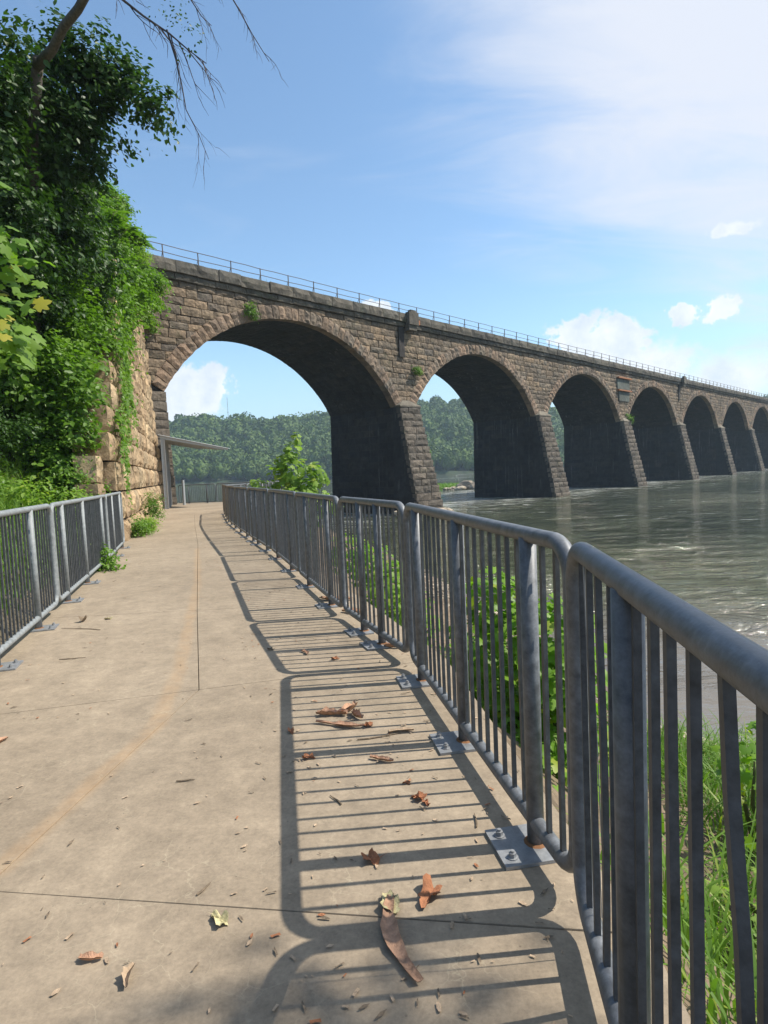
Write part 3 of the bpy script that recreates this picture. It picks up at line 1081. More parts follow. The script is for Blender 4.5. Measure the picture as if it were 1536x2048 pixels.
# ------------------------------------------------------------------ fence panels
def fence_panel(A, B, z0, z1, posts, label, group, side=-1, baseplates=True, thick=0.030, detail=True, bent=None, pick=0.108, gm=None):
    """A, B ground ends; posts: distances from A; side -1 puts the base plates left of A->B"""
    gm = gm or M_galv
    A = Vector((A[0], A[1], 0)); B = Vector((B[0], B[1], 0))
    d = B - A; L = d.length
    root = thing('fence_panel', label, 'fence panel', A, math.atan2(d.y, d.x), group)
    rc = 0.12
    pts = []
    seg = 6
    for cx, cz, a in ((L - rc, z1 - rc, 0), (rc, z1 - rc, 90), (rc, z0 + rc, 180), (L - rc, z0 + rc, 270)):
        for k in range(seg + 1):
            an = math.radians(a + 90 * k / seg)
            pts.append((cx + rc * math.cos(an), 0, cz + rc * math.sin(an)))
    mb = MB(); mb.tube(pts, thick, 14 if detail else 8, closed=True)
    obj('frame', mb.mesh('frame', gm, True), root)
    for q in posts:
        mb = MB(); mb.tube([(0, 0, 0.005), (0, 0, z1 - thick * 0.4)], thick * 1.12, 14 if detail else 8)
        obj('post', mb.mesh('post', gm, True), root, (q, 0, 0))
        if baseplates:
            mb = MB(); mb.box(-0.12, 0.12, -0.055 if side < 0 else -0.17, 0.17 if side < 0 else 0.055, 0.001, 0.014)
            bp = obj('base_plate', mb.mesh('base_plate', M_plate), root, (q, 0, 0))
            if detail:
                for bx in (-0.07, 0.07):
                    mb = MB(); yy = 0.125 if side < 0 else -0.125
                    mb.tube([(bx, yy, 0.014), (bx, yy, 0.018)], 0.022, 12)
                    mb.tube([(bx, yy, 0.018), (bx, yy, 0.034)], 0.0145, 6)
                    mb.tube([(bx, yy, 0.034), (bx, yy, 0.042)], 0.008, 8)
                    obj('bolt', mb.mesh('bolt', M_plate), bp)
                mb = MB(); mb.tube([(0, 0, 0.013), (0, 0, 0.020)], [0.05, 0.036], 12)
                obj('weld_ring', mb.mesh('weld_ring', M_rust), bp)
    n = max(3, int(round((L - 0.06) / pick)))
    hw = 0.0085
    for i in range(1, n):
        x = L * i / n
        if min([abs(x - q) for q in posts] + [9]) < 0.045:
            continue
        zb_, zt_ = z0 + 0.01, z1 - 0.01
        bend = 0.0; tw = rr.uniform(-0.08, 0.08)
        if bent and i in bent:
            bend = bent[i]
        secs = 6 if bend else 1
        v = []; f = []
        for k in range(secs + 1):
            t = k / secs
            xx = bend * math.sin(PI * min(1, t * 1.1)) if bend else 0.0
            ca, sa = math.cos(tw), math.sin(tw)
            for (a, b) in ((-hw, -hw), (hw, -hw), (hw, hw), (-hw, hw)):
                v.append((xx + a * ca - b * sa, a * sa + b * ca, zb_ + (zt_ - zb_) * t))
        for k in range(secs):
            for j in range(4):
                f.append((k * 4 + j, k * 4 + (j + 1) % 4, (k + 1) * 4 + (j + 1) % 4, (k + 1) * 4 + j))
        key = (round(z0, 3), round(z1, 3))
        if not bend:
            if key not in PCACHE:
                PCACHE[key] = mesh_py('picket', v, f, M_picket)
            me = PCACHE[key]
        else:
            me = mesh_py('picket', v, f, M_picket)
        obj('picket', me, root, (x, 0, 0), (rr.uniform(-.003, .003), rr.uniform(-.004, .004), rr.uniform(-.1, .1)))
    return root


PCACHE = {}
G_R = 'grey steel fence panels along the river side of the path'
G_L = 'grey steel fence panels along the hillside edge of the path'
G_F = 'grey steel fence panels around the overlook under the arch'
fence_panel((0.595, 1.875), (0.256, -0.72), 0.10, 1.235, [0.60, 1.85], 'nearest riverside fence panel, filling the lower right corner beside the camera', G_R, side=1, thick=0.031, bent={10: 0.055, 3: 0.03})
RJ = [((0.17, 4.46), (0.60, 1.93)), ((-0.45, 6.14), (0.15, 4.53)), ((-1.25, 8.62), (-0.475, 6.21)), ((-2.18, 11.5), (-1.27, 8.70)), ((-3.22, 14.35), (-2.21, 11.58)),
      ((-4.18, 17.05), (-3.25, 14.43)), ((-5.08, 19.7), (-4.21, 17.13)), ((-5.93, 22.55), (-5.11, 19.78)), ((-6.83, 25.6), (-5.96, 22.63))]
RL = ['riverside fence panel second from the camera, with bolted base plate casting the big rounded shadow', 'short riverside fence panel third from the camera, beside the low yellow-green bush',
      'riverside fence panel fourth from the camera, its far end kinked inward', 'riverside fence panel fifth from the camera, right of the young leafy sycamore foot',
      'riverside fence panel sixth from the camera, in front of the young sycamore', 'riverside fence panel seventh from the camera', 'riverside fence panel eighth from the camera, seen nearly edge-on',
      'riverside fence panel just before the farthest straight one, seen edge-on', 'last riverside fence panel before the fence corner at the overlook']
RP = [[0.35, 1.28, 2.27], [0.62, 1.1], [0.55, 1.85], [0.7, 2.2], [0.5, 1.75, 2.5], [0.6, 2.0], [0.6, 2.0], [0.6, 2.2], [0.6, 2.2]]
for i, ((a, b), lb, po) in enumerate(zip(RJ, RL, RP)):
    L = math.dist(a, b)
    # A is the far end here; the path lies on the left when walking from near to far
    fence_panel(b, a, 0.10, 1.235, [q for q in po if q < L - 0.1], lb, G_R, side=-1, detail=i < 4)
LJ = [((-2.10, 1.0), (-3.02, 4.0)), ((-3.04, 4.08), (-3.93, 7.05)), ((-3.96, 7.13), (-5.22, 11.25)), ((-5.25, 11.33), (-6.17, 14.1))]
LL = ['hillside fence panel nearest the camera, mostly outside the left edge', 'hillside fence panel at the left edge of the photo with grass behind', 'hillside fence panel second from its far end, with a weed growing through it',
      'last hillside fence panel, ending beside the tan stone wing wall']
LP = [[0.6, 2.2], [0.88, 2.25], [0.55, 1.97, 3.75], [0.95, 2.5]]
for (a, b), lb, po in zip(LJ, LL, LP):
    fence_panel(a, b, 0.12, 1.27, po, lb, G_L, side=1, detail=True, gm=M_galv_sunlit)
KJ = [((-6.86, 25.75), (-6.42, 28.3)), ((-6.40, 28.4), (-5.93, 31.0)), ((-5.91, 31.1), (-5.55, 33.6)), ((-5.53, 33.7), (-5.2, 36.1)),
      ((-5.3, 36.3), (-7.8, 36.95)), ((-7.9, 36.98), (-10.4, 37.62)), ((-10.5, 37.65), (-13.0, 38.3))]
KL = ['overlook side fence panel starting at the corner behind the riverside fence', 'overlook side fence panel second from the corner', 'overlook side fence panel third from the corner',
      'overlook side fence panel reaching the water end', 'end fence panel at the right of the overlook, behind the riverside fence row', 'end fence panel across the path at the water, in the middle',
      'end fence panel across the path at the water, next to the canopy posts']
for (a, b), lb in zip(KJ, KL):
    fence_panel(a, b, 0.08, 1.18, [0.6, 1.9], lb, G_F, side=-1, baseplates=True, detail=False, thick=0.030, pick=0.125)

# fishing line hanging on the near panel
mb = MB()
mb.tube([(0.575, 1.74, 1.2), (0.583, 1.735, 0.8), (0.60, 1.73, 0.4), (0.605, 1.73, 0.12)], 0.0016, 5)
mb.tube([(0.560, 1.66, 1.2), (0.575, 1.66, 0.8), (0.583, 1.655, 0.4), (0.595, 1.65, 0.12)], 0.0016, 5)
tag(obj('wire', mb.mesh('wire', M_plate)), 'two thin pale wires hanging down the pickets beside the nearest fence joint', 'wire')

# ------------------------------------------------------------------ canopy by the abutment
can = thing('canopy', 'grey steel canopy leaning out from the stone wall under the first arch', 'canopy', (-11.55, 32.0, 0), WU)
CL = 4.9
for u in (0.0, 1.55, 3.3, 4.8):
    mb = MB()
    # H-section column
    mb.box(-0.015, 0.015, -0.08, 0.08, 0, 3.75); mb.box(-0.085, 0.085, -0.10, -0.075, 0.002, 3.748); mb.box(-0.085, 0.085, 0.075, 0.10, 0.002, 3.748)
    obj('column', mb.mesh('column', M_shelter), can, (u, 0, 0))
SLP = 0.235


def reach(u):
    return 3.32 - 0.32 * u


for i in range(8):
    u = 4.8 * i / 7
    L = reach(u)
    mb = MB()
    prof = [(0.12, 3.74), (-L, 3.79 - SLP * L), (-L, 3.87 - SLP * L), (0.12, 3.91)]
    v = [(-0.035, y, z) for y, z in prof] + [(0.035, y, z) for y, z in prof]
    mb.add(v, [(0, 1, 2, 3), (7, 6, 5, 4), (0, 4, 5, 1), (1, 5, 6, 2), (2, 6, 7, 3), (3, 7, 4, 0)])
    obj('rafter', mb.mesh('rafter', M_shelter), can, (u, 0, 0))
nr = 26
for i in range(nr):
    u0 = -0.12 + (CL + 0.24) * i / nr; u1 = -0.12 + (CL + 0.24) * (i + 1) / nr
    dz0 = 0.03 if i % 2 else 0.0; dz1 = 0.0 if i % 2 else 0.03
    l0 = reach(u0) + 0.12; l1 = reach(u1) + 0.12
    v = [(u0, 0.2, 3.925 + dz0), (u1, 0.2, 3.925 + dz1), (u1, -l1, 3.89 - SLP * l1 + dz1), (u0, -l0, 3.89 - SLP * l0 + dz0)]
    v += [(a_, b_, c_ + 0.010) for a_, b_, c_ in v]
    mb = MB() if i == 0 else mb
    mb.add(v, [(3, 2, 1, 0), (4, 5, 6, 7), (2, 3, 7, 6), (0, 4, 7, 3), (1, 2, 6, 5)])
obj('roof_sheet', mb.mesh('roof sheet', M_shelter), can)
bol = MB(); bol.tube([(0, 0, 0), (0, 0, 1.5)], 0.09, 10)
tag(obj('bollard', bol.mesh('bollard', M_shelter), None, (-12.05, 36.3, 0)), 'round grey steel bollard beside the canopy columns', 'bollard')


# ------------------------------------------------------------------ foliage
def leaf_simple():
    V = np.array([(0, 0, 0), (0.22, 0.30, 0.05), (0.20, 0.62, 0.04), (0, 1, -0.06), (-0.20, 0.62, 0.04), (-0.22, 0.30, 0.05), (0, 0.5, -0.02)])
    V[:, 0] *= 1.25
    F = np.array([(0, 1, 6), (1, 2, 6), (2, 3, 6), (3, 4, 6), (4, 5, 6), (5, 0, 6)])
    return V, F


def leaf_quad():
    V = np.array([(0, 0, 0), (0.3, 0.5, 0.08), (0, 1, -0.05), (-0.3, 0.5, 0.08)])
    return V, np.array([(0, 1, 2), (0, 2, 3)])


def leaf_lobed():
    ang = [(-90, .12), (-62, .44), (-42, .38), (-20, .56), (-6, .62), (12, .44), (30, .66), (42, .72), (60, .50), (76, .70), (90, .84)]
    pts = [(r * math.cos(math.radians(a)), r * math.sin(math.radians(a))) for a, r in ang]
    left = [(-x, y) for x, y in reversed(pts[1:-1])]
    P = pts + left
    V = [(x, y + 0.12, -0.18 * abs(x) ** 1.3 - 0.10 * max(y, 0) ** 2) for x, y in P] + [(0, 0.18, 0.03)]
    n = len(P)
    F = [(i, (i + 1) % n, n) for i in range(n)]
    return np.array(V), np.array(F)


def grass_blade(bend=0.5, w=0.02):
    V = []; n = 4
    for i in range(n):
        t = i / n
        V += [(-w * (1 - t * 0.6), bend * t * t, t * (1 - 0.25 * bend * t)), (w * (1 - t * 0.6), bend * t * t, t * (1 - 0.25 * bend * t))]
    V.append((0, bend, 1 - 0.3 * bend))
    F = []
    for i in range(n - 1):
        a = 2 * i
        F += [(a, a + 1, a + 3), (a, a + 3, a + 2)]
    F.append((2 * n - 2, 2 * n - 1, 2 * n))
    return np.array(V), np.array(F)


def orient(N, droop=None):
    """rotation matrices whose local Z is N and whose Y is a random tangent biased downwards"""
    N = N / np.linalg.norm(N, axis=1, keepdims=True)
    t = rng.normal(size=N.shape); t[:, 2] -= 0.9
    t -= (t * N).sum(1, keepdims=True) * N
    t /= np.linalg.norm(t, axis=1, keepdims=True) + 1e-9
    x = np.cross(t, N)
    return np.stack([x, t, N], 2)


def scatter(P, R, S, tmpl):
    V, F = tmpl
    n = len(P)
    VV = np.einsum('nij,kj->nki', R, V) * S[:, None, None] + P[:, None, :]
    FF = F[None, :, :] + (np.arange(n) * len(V))[:, None, None]
    return VV.reshape(-1, 3), FF.reshape(-1, 3)


def multi_mesh(name, parts, mat):
    Vs = []; Fs = []; b = 0
    for V, F in parts:
        Vs.append(V); Fs.append(F + b); b += len(V)
    return mesh_np(name, np.concatenate(Vs), np.concatenate(Fs), mat)


def spray(clumps, per=60, leaves=55, rs=(0.16, 0.34), flat=0.55, inner=0.3, squash=(1, 1, 1), size=(0.07, 0.12)):
    P = []; N = []
    for (x, y, z, r) in clumps:
        n = max(4, int(per * r * r * 1.6))
        d = rng.normal(size=(n, 3)); d /= np.linalg.norm(d, axis=1, keepdims=True)
        rad = r * np.where(rng.random(n) < inner, rng.uniform(0.1, 0.7, n), rng.uniform(0.72, 1.12, n))
        c = np.array([x, y, z]) + d * rad[:, None] * np.array(squash)
        for k in range(n):
            m = int(leaves * rng.uniform(0.6, 1.3))
            rr_ = rng.uniform(*rs)
            q = rng.normal(size=(m, 3)) * rr_ * np.array([1, 1, flat]) * 0.75
            q[:, 2] -= (q[:, 0] ** 2 + q[:, 1] ** 2) * 0.6
            P.append(c[k] + q)
            nn_ = d[k] * 0.55 + np.array([0.12, -0.05, 0.75]) + rng.normal(size=(m, 3)) * 0.42
            N.append(nn_)
    P = np.concatenate(P); N = np.concatenate(N)
    S = rng.uniform(size[0], size[1], len(P))
    return P, N, S


LS = leaf_simple(); LQ = leaf_quad(); LLB = leaf_lobed()


def foliage(name, parent, P, N, S, tmpl, mat, kind=True):
    V, F = scatter(P, orient(N), S, tmpl)
    o = obj(name, mesh_np(name, V, F, mat), parent)
    if kind:
        o['kind'] = 'stuff'
    return o


def leaf_objects(parent, P, N, S, tmpl, mat, meshes=None):
    V, F = tmpl
    me = mesh_np('leaf', V, F, mat)
    R = orient(N)
    for i in range(len(P)):
        M = Matrix(((R[i, 0, 0], R[i, 0, 1], R[i, 0, 2], P[i, 0]), (R[i, 1, 0], R[i, 1, 1], R[i, 1, 2], P[i, 1]), (R[i, 2, 0], R[i, 2, 1], R[i, 2, 2], P[i, 2]), (0, 0, 0, 1)))
        o = bpy.data.objects.new('leaf', me); COL.objects.link(o); o.parent = parent
        s = float(S[i])
        o.matrix_local = M @ Matrix.Diagonal((s, s, s, 1))


# --- big vine-draped tree over the path
T0 = Vector((-9.6, 16.6, 2.0))
tree = thing('tree', 'big dark vine-draped tree leaning over the left side of the path with a bare limb', 'tree', T0)


def rel(pts, o):
    return [tuple(Vector(p) - o) for p in pts]


mb = MB(); mb.tube(rel([(-9.6, 16.6, 1.6), (-9.3, 16.3, 4.5), (-8.7, 15.6, 7.0), (-7.9, 14.6, 9.2), (-6.7, 13.0, 10.3)], T0), [0.34, 0.28, 0.23, 0.17, 0.10], 12)
obj('trunk', mb.mesh('trunk', M_bark, True), tree)
mb = MB(); mb.tube(rel([(-6.8, 13.1, 10.2), (-6.3, 12.8, 10.32), (-5.9, 12.5, 10.52), (-5.45, 12.2, 10.62), (-5.1, 12, 10.85), (-4.5, 11.5, 11.35), (-3.9, 10.8, 11.5), (-3.3, 10.0, 11.3), (-2.7, 9.2, 10.9)], T0), [0.10, 0.09, 0.085, 0.08, 0.075, 0.07, 0.06, 0.05, 0.04], 10)
obj('limb', mb.mesh('limb', M_bark, True), tree)
M_twd = bark_mat('bare twig bark', (0.06, 0.05, 0.05))


def twig_tree(parent, org, pts, rad, seed, nb=9, blen=0.7):
    r = random.Random(seed)
    mb = MB()
    N = len(pts)
    P = [Vector(p) for p in pts]
    mb.tube(rel(P, org), [rad * (1 - 0.75 * i / (N - 1)) for i in range(N)], 6)

    def side(p, d, L, ra, lev):
        q = [p]
        dd = d.copy()
        for k in range(4):
            dd = (dd + Vector((r.uniform(-.25, .25), r.uniform(-.25, .25), r.uniform(-.32, .08)))).normalized()
            q.append(q[-1] + dd * L / 4)
        mb.tube(rel(q, org), [ra * (1 - 0.18 * k) for k in range(5)], 4)
        if lev > 0:
            for k in range(1, 5):
                side(q[k], (dd + Vector((r.uniform(-.8, .8), r.uniform(-.8, .8), r.uniform(-.7, .3)))).normalized(), L * r.uniform(0.35, 0.6), ra * 0.55, lev - 1)
    for k in range(nb):
        t = (k + 0.5) / nb * (N - 1); i = min(int(t), N - 2); f = t - i
        p = P[i].lerp(P[i + 1], f); d = (P[i + 1] - P[i]).normalized()
        side(p, (d + Vector((r.uniform(-.7, .7), r.uniform(-.7, .7), r.uniform(-.8, .2)))).normalized(), blen * r.uniform(0.6, 1.2), rad * 0.35, 1)
    obj('twig', mb.mesh('twig', M_twd), parent)


twig_tree(tree, T0, [(-3.5, 10.4, 11.35), (-3.55, 9.6, 9.6), (-3.4, 9.0, 8.35), (-3.1, 9, 8.1), (-2.75, 9, 7.85), (-2.5, 9, 7.62), (-2.25, 9, 7.42)], 0.026, 1, 14, 0.6)
twig_tree(tree, T0, [(-2.78, 9, 7.9), (-2.68, 9, 7.5), (-2.62, 9, 7.15), (-2.58, 9, 6.8), (-2.42, 9, 6.45), (-2.3, 9.0, 6.1)], 0.013, 2, 7, 0.5)
twig_tree(tree, T0, [(-2.7, 9.2, 10.9), (-2.0, 8.6, 9.4), (-1.8, 8.1, 7.9), (-1.55, 8, 7.4), (-1.4, 8, 7.1), (-1.2, 8, 6.75)], 0.014, 3, 8, 0.45)
twig_tree(tree, T0, [(-3.3, 10.0, 11.3), (-2.6, 8.9, 9.4), (-2.3, 8.5, 7.95), (-2.15, 8.5, 7.7), (-2.0, 8.4, 7.5)], 0.014, 5, 7, 0.4)
crown = [(-7.6, 15.0, 10.5, 1.05), (-6.3, 14.7, 10.95, 0.8), (-5.6, 15.0, 10.75, 0.6), (-5.0, 15.0, 10.35, 0.34), (-6.9, 12.6, 10.3, 0.30), (-7.0, 15.0, 9.7, 1.05),
         (-8.8, 16.0, 10.1, 1.5), (-6.5, 15.0, 10.1, 0.62), (-9.3, 17.0, 8.9, 1.6), (-8.7, 17.0, 9.1, 0.9), (-9.8, 16.0, 10.6, 0.9), (-8.9, 18.2, 7.8, 1.3), (-9.9, 16.2, 7.3, 1.3), (-8.9, 15.6, 6.2, 1.0),
         (-8.1, 15.4, 8.2, 0.7), (-9.0, 14.8, 8.6, 1.0), (-8.0, 16.0, 7.9, 0.8), (-10.5, 16.5, 9.5, 1.6), (-8.4, 13.9, 9.4, 0.8), (-8.9, 13.8, 7.6, 0.9), (-8.0, 13.8, 9.8, 0.7), (-7.4, 13.9, 9.9, 0.6), (-8.6, 14.0, 6.4, 0.8), (-6.6, 14.2, 11.0, 0.6), (-9.4, 14.2, 8.4, 1.0), (-7.6, 13, 9.6, 0.7), (-7.75, 13, 8.6, 0.7), (-7.8, 13.2, 7.6, 0.8), (-7.8, 13.5, 6.6, 0.8)]
P, N, S = spray(crown, 34, 62, (0.18, 0.36), size=(0.07, 0.19))
P[:, 2] += 0.15
P -= np.array(T0)
foliage('crown', tree, P, N, S, LS, M_leaf_tree)
P, N, S = spray([(-2.45, 9, 7.9, 0.25), (-2.6, 9, 8.25, 0.22)], 60, 14, (0.1, 0.2), size=(0.03, 0.06))
P -= np.array(T0)
foliage('leaf', tree, P, N, S, LS, M_leaf_tree)
P, N, S = spray([(-8.1, 12.0, 11.2, 0.42), (-8.4, 12.2, 10.8, 0.35), (-7.7, 12.0, 10.5, 0.26), (-8.9, 13, 10.6, 0.6)], 60, 50, (0.12, 0.25), size=(0.07, 0.12))
P -= np.array(T0)
foliage('outer_crown', tree, P, N, S, LS, M_leaf_vine)

# --- vines over the hillside and the wing wall
vine = thing('vine_thicket', 'bright green vines and brambles draped over the hillside and the wing wall top', 'vines', (-10.5, 21.0, 5.0))
vc = [(-10.6, 22.0, 9.7, 0.8), (-10.3, 22.0, 8.4, 1.25), (-9.9, 25.0, 9.3, 1.1), (-10.6, 20.0, 7.2, 1.9), (-10.3, 18.0, 4.7, 1.6), (-9.9, 21.0, 5.9, 1.1), (-8.7, 19.0, 4.2, 0.65), (-10.6, 28.0, 10.6, 0.75),
      (-8.5, 17.3, 2.9, 0.75), (-9.6, 19.6, 5.4, 0.8), (-9.2, 21.4, 7.3, 0.85), (-10.9, 24.5, 10.6, 1.3), (-11.5, 27, 12.2, 1.1), (-11.9, 29, 13.1, 0.8), (-9.4, 17.5, 5.8, 0.9), (-9.1, 20.4, 6.4, 0.7),
      (-8.9, 18.0, 3.6, 0.8), (-10.2, 17.0, 3.6, 1.3), (-12, 22, 10.5, 1.9), (-12.5, 26, 12.5, 1.6), (-9.3, 23.4, 8.3, 0.7), (-10.0, 26.6, 9.9, 0.75), (-11.6, 18.5, 7.8, 2.0), (-10.9, 29.0, 10.9, 0.5), (-11.0, 30.3, 11.3, 0.55), (-11.4, 30.5, 10.6, 0.45)]
for u_c in np.arange(0.8, 17, 0.75):
    zc_ = float(wall_top(np.array(u_c)))
    dd_ = 1.15 - 0.02 * u_c
    vc.append((-6.54 - 0.298 * u_c - 0.955 * (dd_ + 0.056 * zc_), 15.02 + 0.955 * u_c - 0.298 * dd_, zc_ + 0.25 + rr.uniform(-.25, .25), rr.uniform(0.6, 0.85)))
    vc.append((-6.54 - 0.298 * u_c - 0.955 * (dd_ + 1.0 + 0.056 * zc_), 15.02 + 0.955 * u_c - 0.298 * dd_, zc_ + 0.5 + rr.uniform(-.25, .25), rr.uniform(0.8, 1.1)))
for u_c in np.arange(3.5, 16.5, 0.8):
    zc_ = float(wall_top(np.array(u_c)))
    vc.append((-6.54 - 0.298 * u_c - 0.955 * (0.30 + 0.056 * zc_), 15.02 + 0.955 * u_c - 0.09, zc_ + 0.1, rr.uniform(0.38, 0.55)))
vc += [(-8.2, 14.2, 4.4, 0.9), (-9.0, 13.6, 5.2, 1.0), (-8.6, 15.0, 3.6, 0.9), (-9.4, 14.6, 6.2, 1.1), (-7.9, 15.6, 3.4, 0.7), (-8.3, 16.2, 5.0, 0.8), (-8.2, 16.6, 6.2, 0.75), (-7.25, 14.6, 3.2, 0.42), (-7.5, 14.5, 2.7, 0.5), (-7.2, 14.75, 3.9, 0.4), (-7.4, 15.2, 4.7, 0.5), (-7.7, 14.3, 2.0, 0.45)]
P, N, S = spray(vc, 26, 62, (0.18, 0.36), size=(0.085, 0.21), inner=0.15)
P -= np.array([-10.5, 21, 5])
foliage('foliage', vine, P, N, S, LS, M_leaf_vine)
# hanging strands on the wall face
Ps = []; Ns = []
for k in range(52):
    u = rng.uniform(0.2, 20) if k % 2 else rng.uniform(0.1, 6); zt = min(float(wall_top(np.array(u))), 14.5) - rng.uniform(0, 1.2)
    ln = rng.uniform(0.6, 3.2) if u > 4 else rng.uniform(0.5, 1.8)
    m = int(ln * 40)
    zz = zt - rng.random(m) ** 1.4 * ln
    uu = u + rng.normal(0, 0.22, m)
    dd = -(0.12 - 0.056 * zz) + 0.0
    X_ = -6.54 - 0.298 * uu - 0.955 * (0.056 * zz - 0.18); Y_ = 15.02 + 0.955 * uu - 0.298 * (0.056 * zz - 0.18)
    Ps.append(np.stack([X_, Y_, zz], 1) - np.array([-10.5, 21, 5])); Ns.append(np.array([1.0, 0.1, 0.5]) + rng.normal(size=(m, 3)) * 0.4)
P = np.concatenate(Ps); N = np.concatenate(Ns)
foliage('hanging_strands', vine, P, N, rng.uniform(0.08, 0.15, len(P)), LS, M_leaf_vine)


# --- sumac with feathery leaves
def sumac(org, seed, label, n=9, h=1.8):
    r = random.Random(seed)
    root = thing('sumac', label, 'shrub', org, 0, 'feathery sumacs on the hillside top')
    st = MB(); parts = []
    for k in range(n):
        a = r.uniform(0, 2 * PI); el = r.uniform(0.6, 1.3)
        d = Vector((math.cos(a) * math.cos(el), math.sin(a) * math.cos(el), math.sin(el)))
        tip = d * h * r.uniform(0.6, 1.0)
        st.tube([(0, 0, 0), tuple(tip * 0.5 + Vector((0, 0, 0.1))), tuple(tip)], [0.04, 0.03, 0.02], 5)
        for j in range(9):
            b = 2 * PI * j / 9 + r.uniform(-.3, .3)
            dr = Vector((math.cos(b), math.sin(b), r.uniform(-0.1, 0.5))).normalized()
            L = r.uniform(0.5, 0.8)
            for q in range(2, 14):
                t = q / 13
                p = tip + dr * L * t + Vector((0, 0, -0.35 * t * t * L))
                for sd_ in (-1, 1):
                    s_ = Vector((-dr.y, dr.x, 0)) * sd_
                    nrm = np.array([[0.1 * r.uniform(-1, 1), 0.1 * r.uniform(-1, 1), 1.0]])
                    y = (s_ + dr * 0.35 + Vector((0, 0, -0.35))).normalized(); zax = Vector((0, 0, 1)); x = y.cross(zax).normalized(); zax = x.cross(y)
                    R = np.array([[[x.x, y.x, zax.x], [x.y, y.y, zax.y], [x.z, y.z, zax.z]]])
                    parts.append(scatter(np.array([tuple(p)]), R, np.array([0.17 * (1.15 - t * 0.6)]), LQ))
    obj('stem', st.mesh('stem', M_stem), root)
    o = obj('foliage', multi_mesh('sumac leaves', parts, M_leaf_vine), root); o['kind'] = 'stuff'


sumac((-10.5, 24.0, 10.3), 1, 'feathery light green sumac standing against the sky beside the dark tree')
sumac((-10.9, 27.0, 11.5), 2, 'feathery sumac right above the left end of the bridge parapet', 7, 1.3)
sumac((-11.6, 22.5, 10.4), 4, 'feathery sumac half hidden behind the dark tree foliage', 8, 1.6)
P, N, S = spray([(-11.0, 28.6, 12.2, 0.6), (-11.2, 29.3, 12.6, 0.5), (-11.6, 30.2, 13.3, 0.55), (-10.7, 27.6, 11.6, 0.6)], 60, 40, (0.12, 0.25), size=(0.06, 0.10))
br = thing('bramble', 'light green bramble on top of the wing wall beside the railing end', 'shrub', (-11.2, 29, 12))
P -= np.array([-11.2, 29, 12])
foliage('foliage', br, P, N, S, LS, M_leaf_bright)

# --- weeds and shrubs on the lower slope
for (c, lb, mt) in (([(-7.6, 14.3, 1.9, 0.7), (-7.25, 14.55, 1.5, 0.35), (-7.3, 13.7, 1.3, 0.5), (-7.55, 14.6, 1.0, 0.45), (-7.9, 14.4, 2.6, 0.5)], 'low leafy shrub on the steps at the near end of the wing wall', M_leaf_vine),
                    ([(-8.6, 14.6, 2.5, 0.8), (-8.2, 15.2, 2.3, 0.6)], 'dark leafy shrub on the slope behind the wall steps', M_leaf_vine),
                    ([(-6.6, 12.2, 0.9, 0.55), (-6.9, 11.6, 1.1, 0.5)], 'shrub behind the far end of the hillside fence', M_leaf_bright),
                    ([(-8.3, 12.6, 2.6, 0.8), (-9.2, 13.5, 3.2, 0.9)], 'shadowed shrub halfway up the left slope', M_leaf_tree),
                    ([(-8.6, 10.6, 3.9, 0.7), (-9.2, 11.2, 4.6, 0.9)], 'shadowed shrub at the left edge above the grass', M_leaf_tree)):
    o0 = np.array(c[0][:3]); o0[2] -= c[0][3]
    root = thing('shrub', lb, 'shrub', tuple(o0), 0, 'shrubs on the left slope')
    P, N, S = spray(c, 70, 42, (0.12, 0.24), size=(0.06, 0.11)); P -= o0
    foliage('foliage', root, P, N, S, LS, mt)
for (c, lb, mt) in (([(-6.75, 16.4, 0.28, 0.30), (-6.9, 17.0, 0.2, 0.26)], 'green weed at the foot of the wing wall just past the left fence', M_leaf_vine),
                    ([(-7.05, 17.9, 0.22, 0.26), (-7.3, 18.6, 0.12, 0.22)], 'low weed along the wing wall foot', M_leaf_bright),
                    ([(-7.95, 20.6, 0.5, 0.3), (-8.0, 20.8, 0.9, 0.22)], 'upright weed against the wing wall halfway to the canopy', M_leaf_vine),
                    ([(-5.0, 10.4, 0.35, 0.16), (-5.0, 10.5, 0.1, 0.2), (-4.8, 10.3, 0.05, 0.15)], 'weed growing through the hillside fence onto the concrete', M_leaf_vine),
                    ([(-4.9, 9.4, 0.6, 0.14)], 'sprig of weed behind the hillside fence pickets', M_leaf_bright)):
    o0 = np.array(c[0][:3]); o0[2] = 0
    root = thing('weed', lb, 'weed', tuple(o0), 0, 'weeds along the left path edge')
    P, N, S = spray(c, 260, 26, (0.08, 0.16), size=(0.04, 0.08)); P -= o0
    foliage('foliage', root, P, N, S, LS, mt)

# plants rooted in the bridge face
for (s, zz, r0, lb) in ((23.9, 12.9, 0.42, 'small shrub rooted in the bridge face above the first arch'), (16.6, 11.2, 0.5, 'leafy tuft where the bridge face meets the wing wall'),
                        (87.5, 7.6, 0.55, 'shrub on the buttress cap right of the third arch'), (41.0, 10.3, 0.35, 'mossy tuft below the refuge over the first pier'), (42.6, 3.2, 0.4, 'ivy clump on the far edge of the first buttress')):
    p = BW(s, -0.35 if s != 42.6 else 0.5, zz)
    root = thing('wall_plant', lb, 'plant', tuple(p), 0, 'plants rooted in the bridge stones')
    P, N, S = spray([(0, 0, 0, r0), (0.3, 0.25, -r0 * 0.8, r0 * 0.6)], 90, 26, (0.12, 0.22), size=(0.09, 0.15))
    foliage('foliage', root, P, N, S, LS, M_leaf_vine)

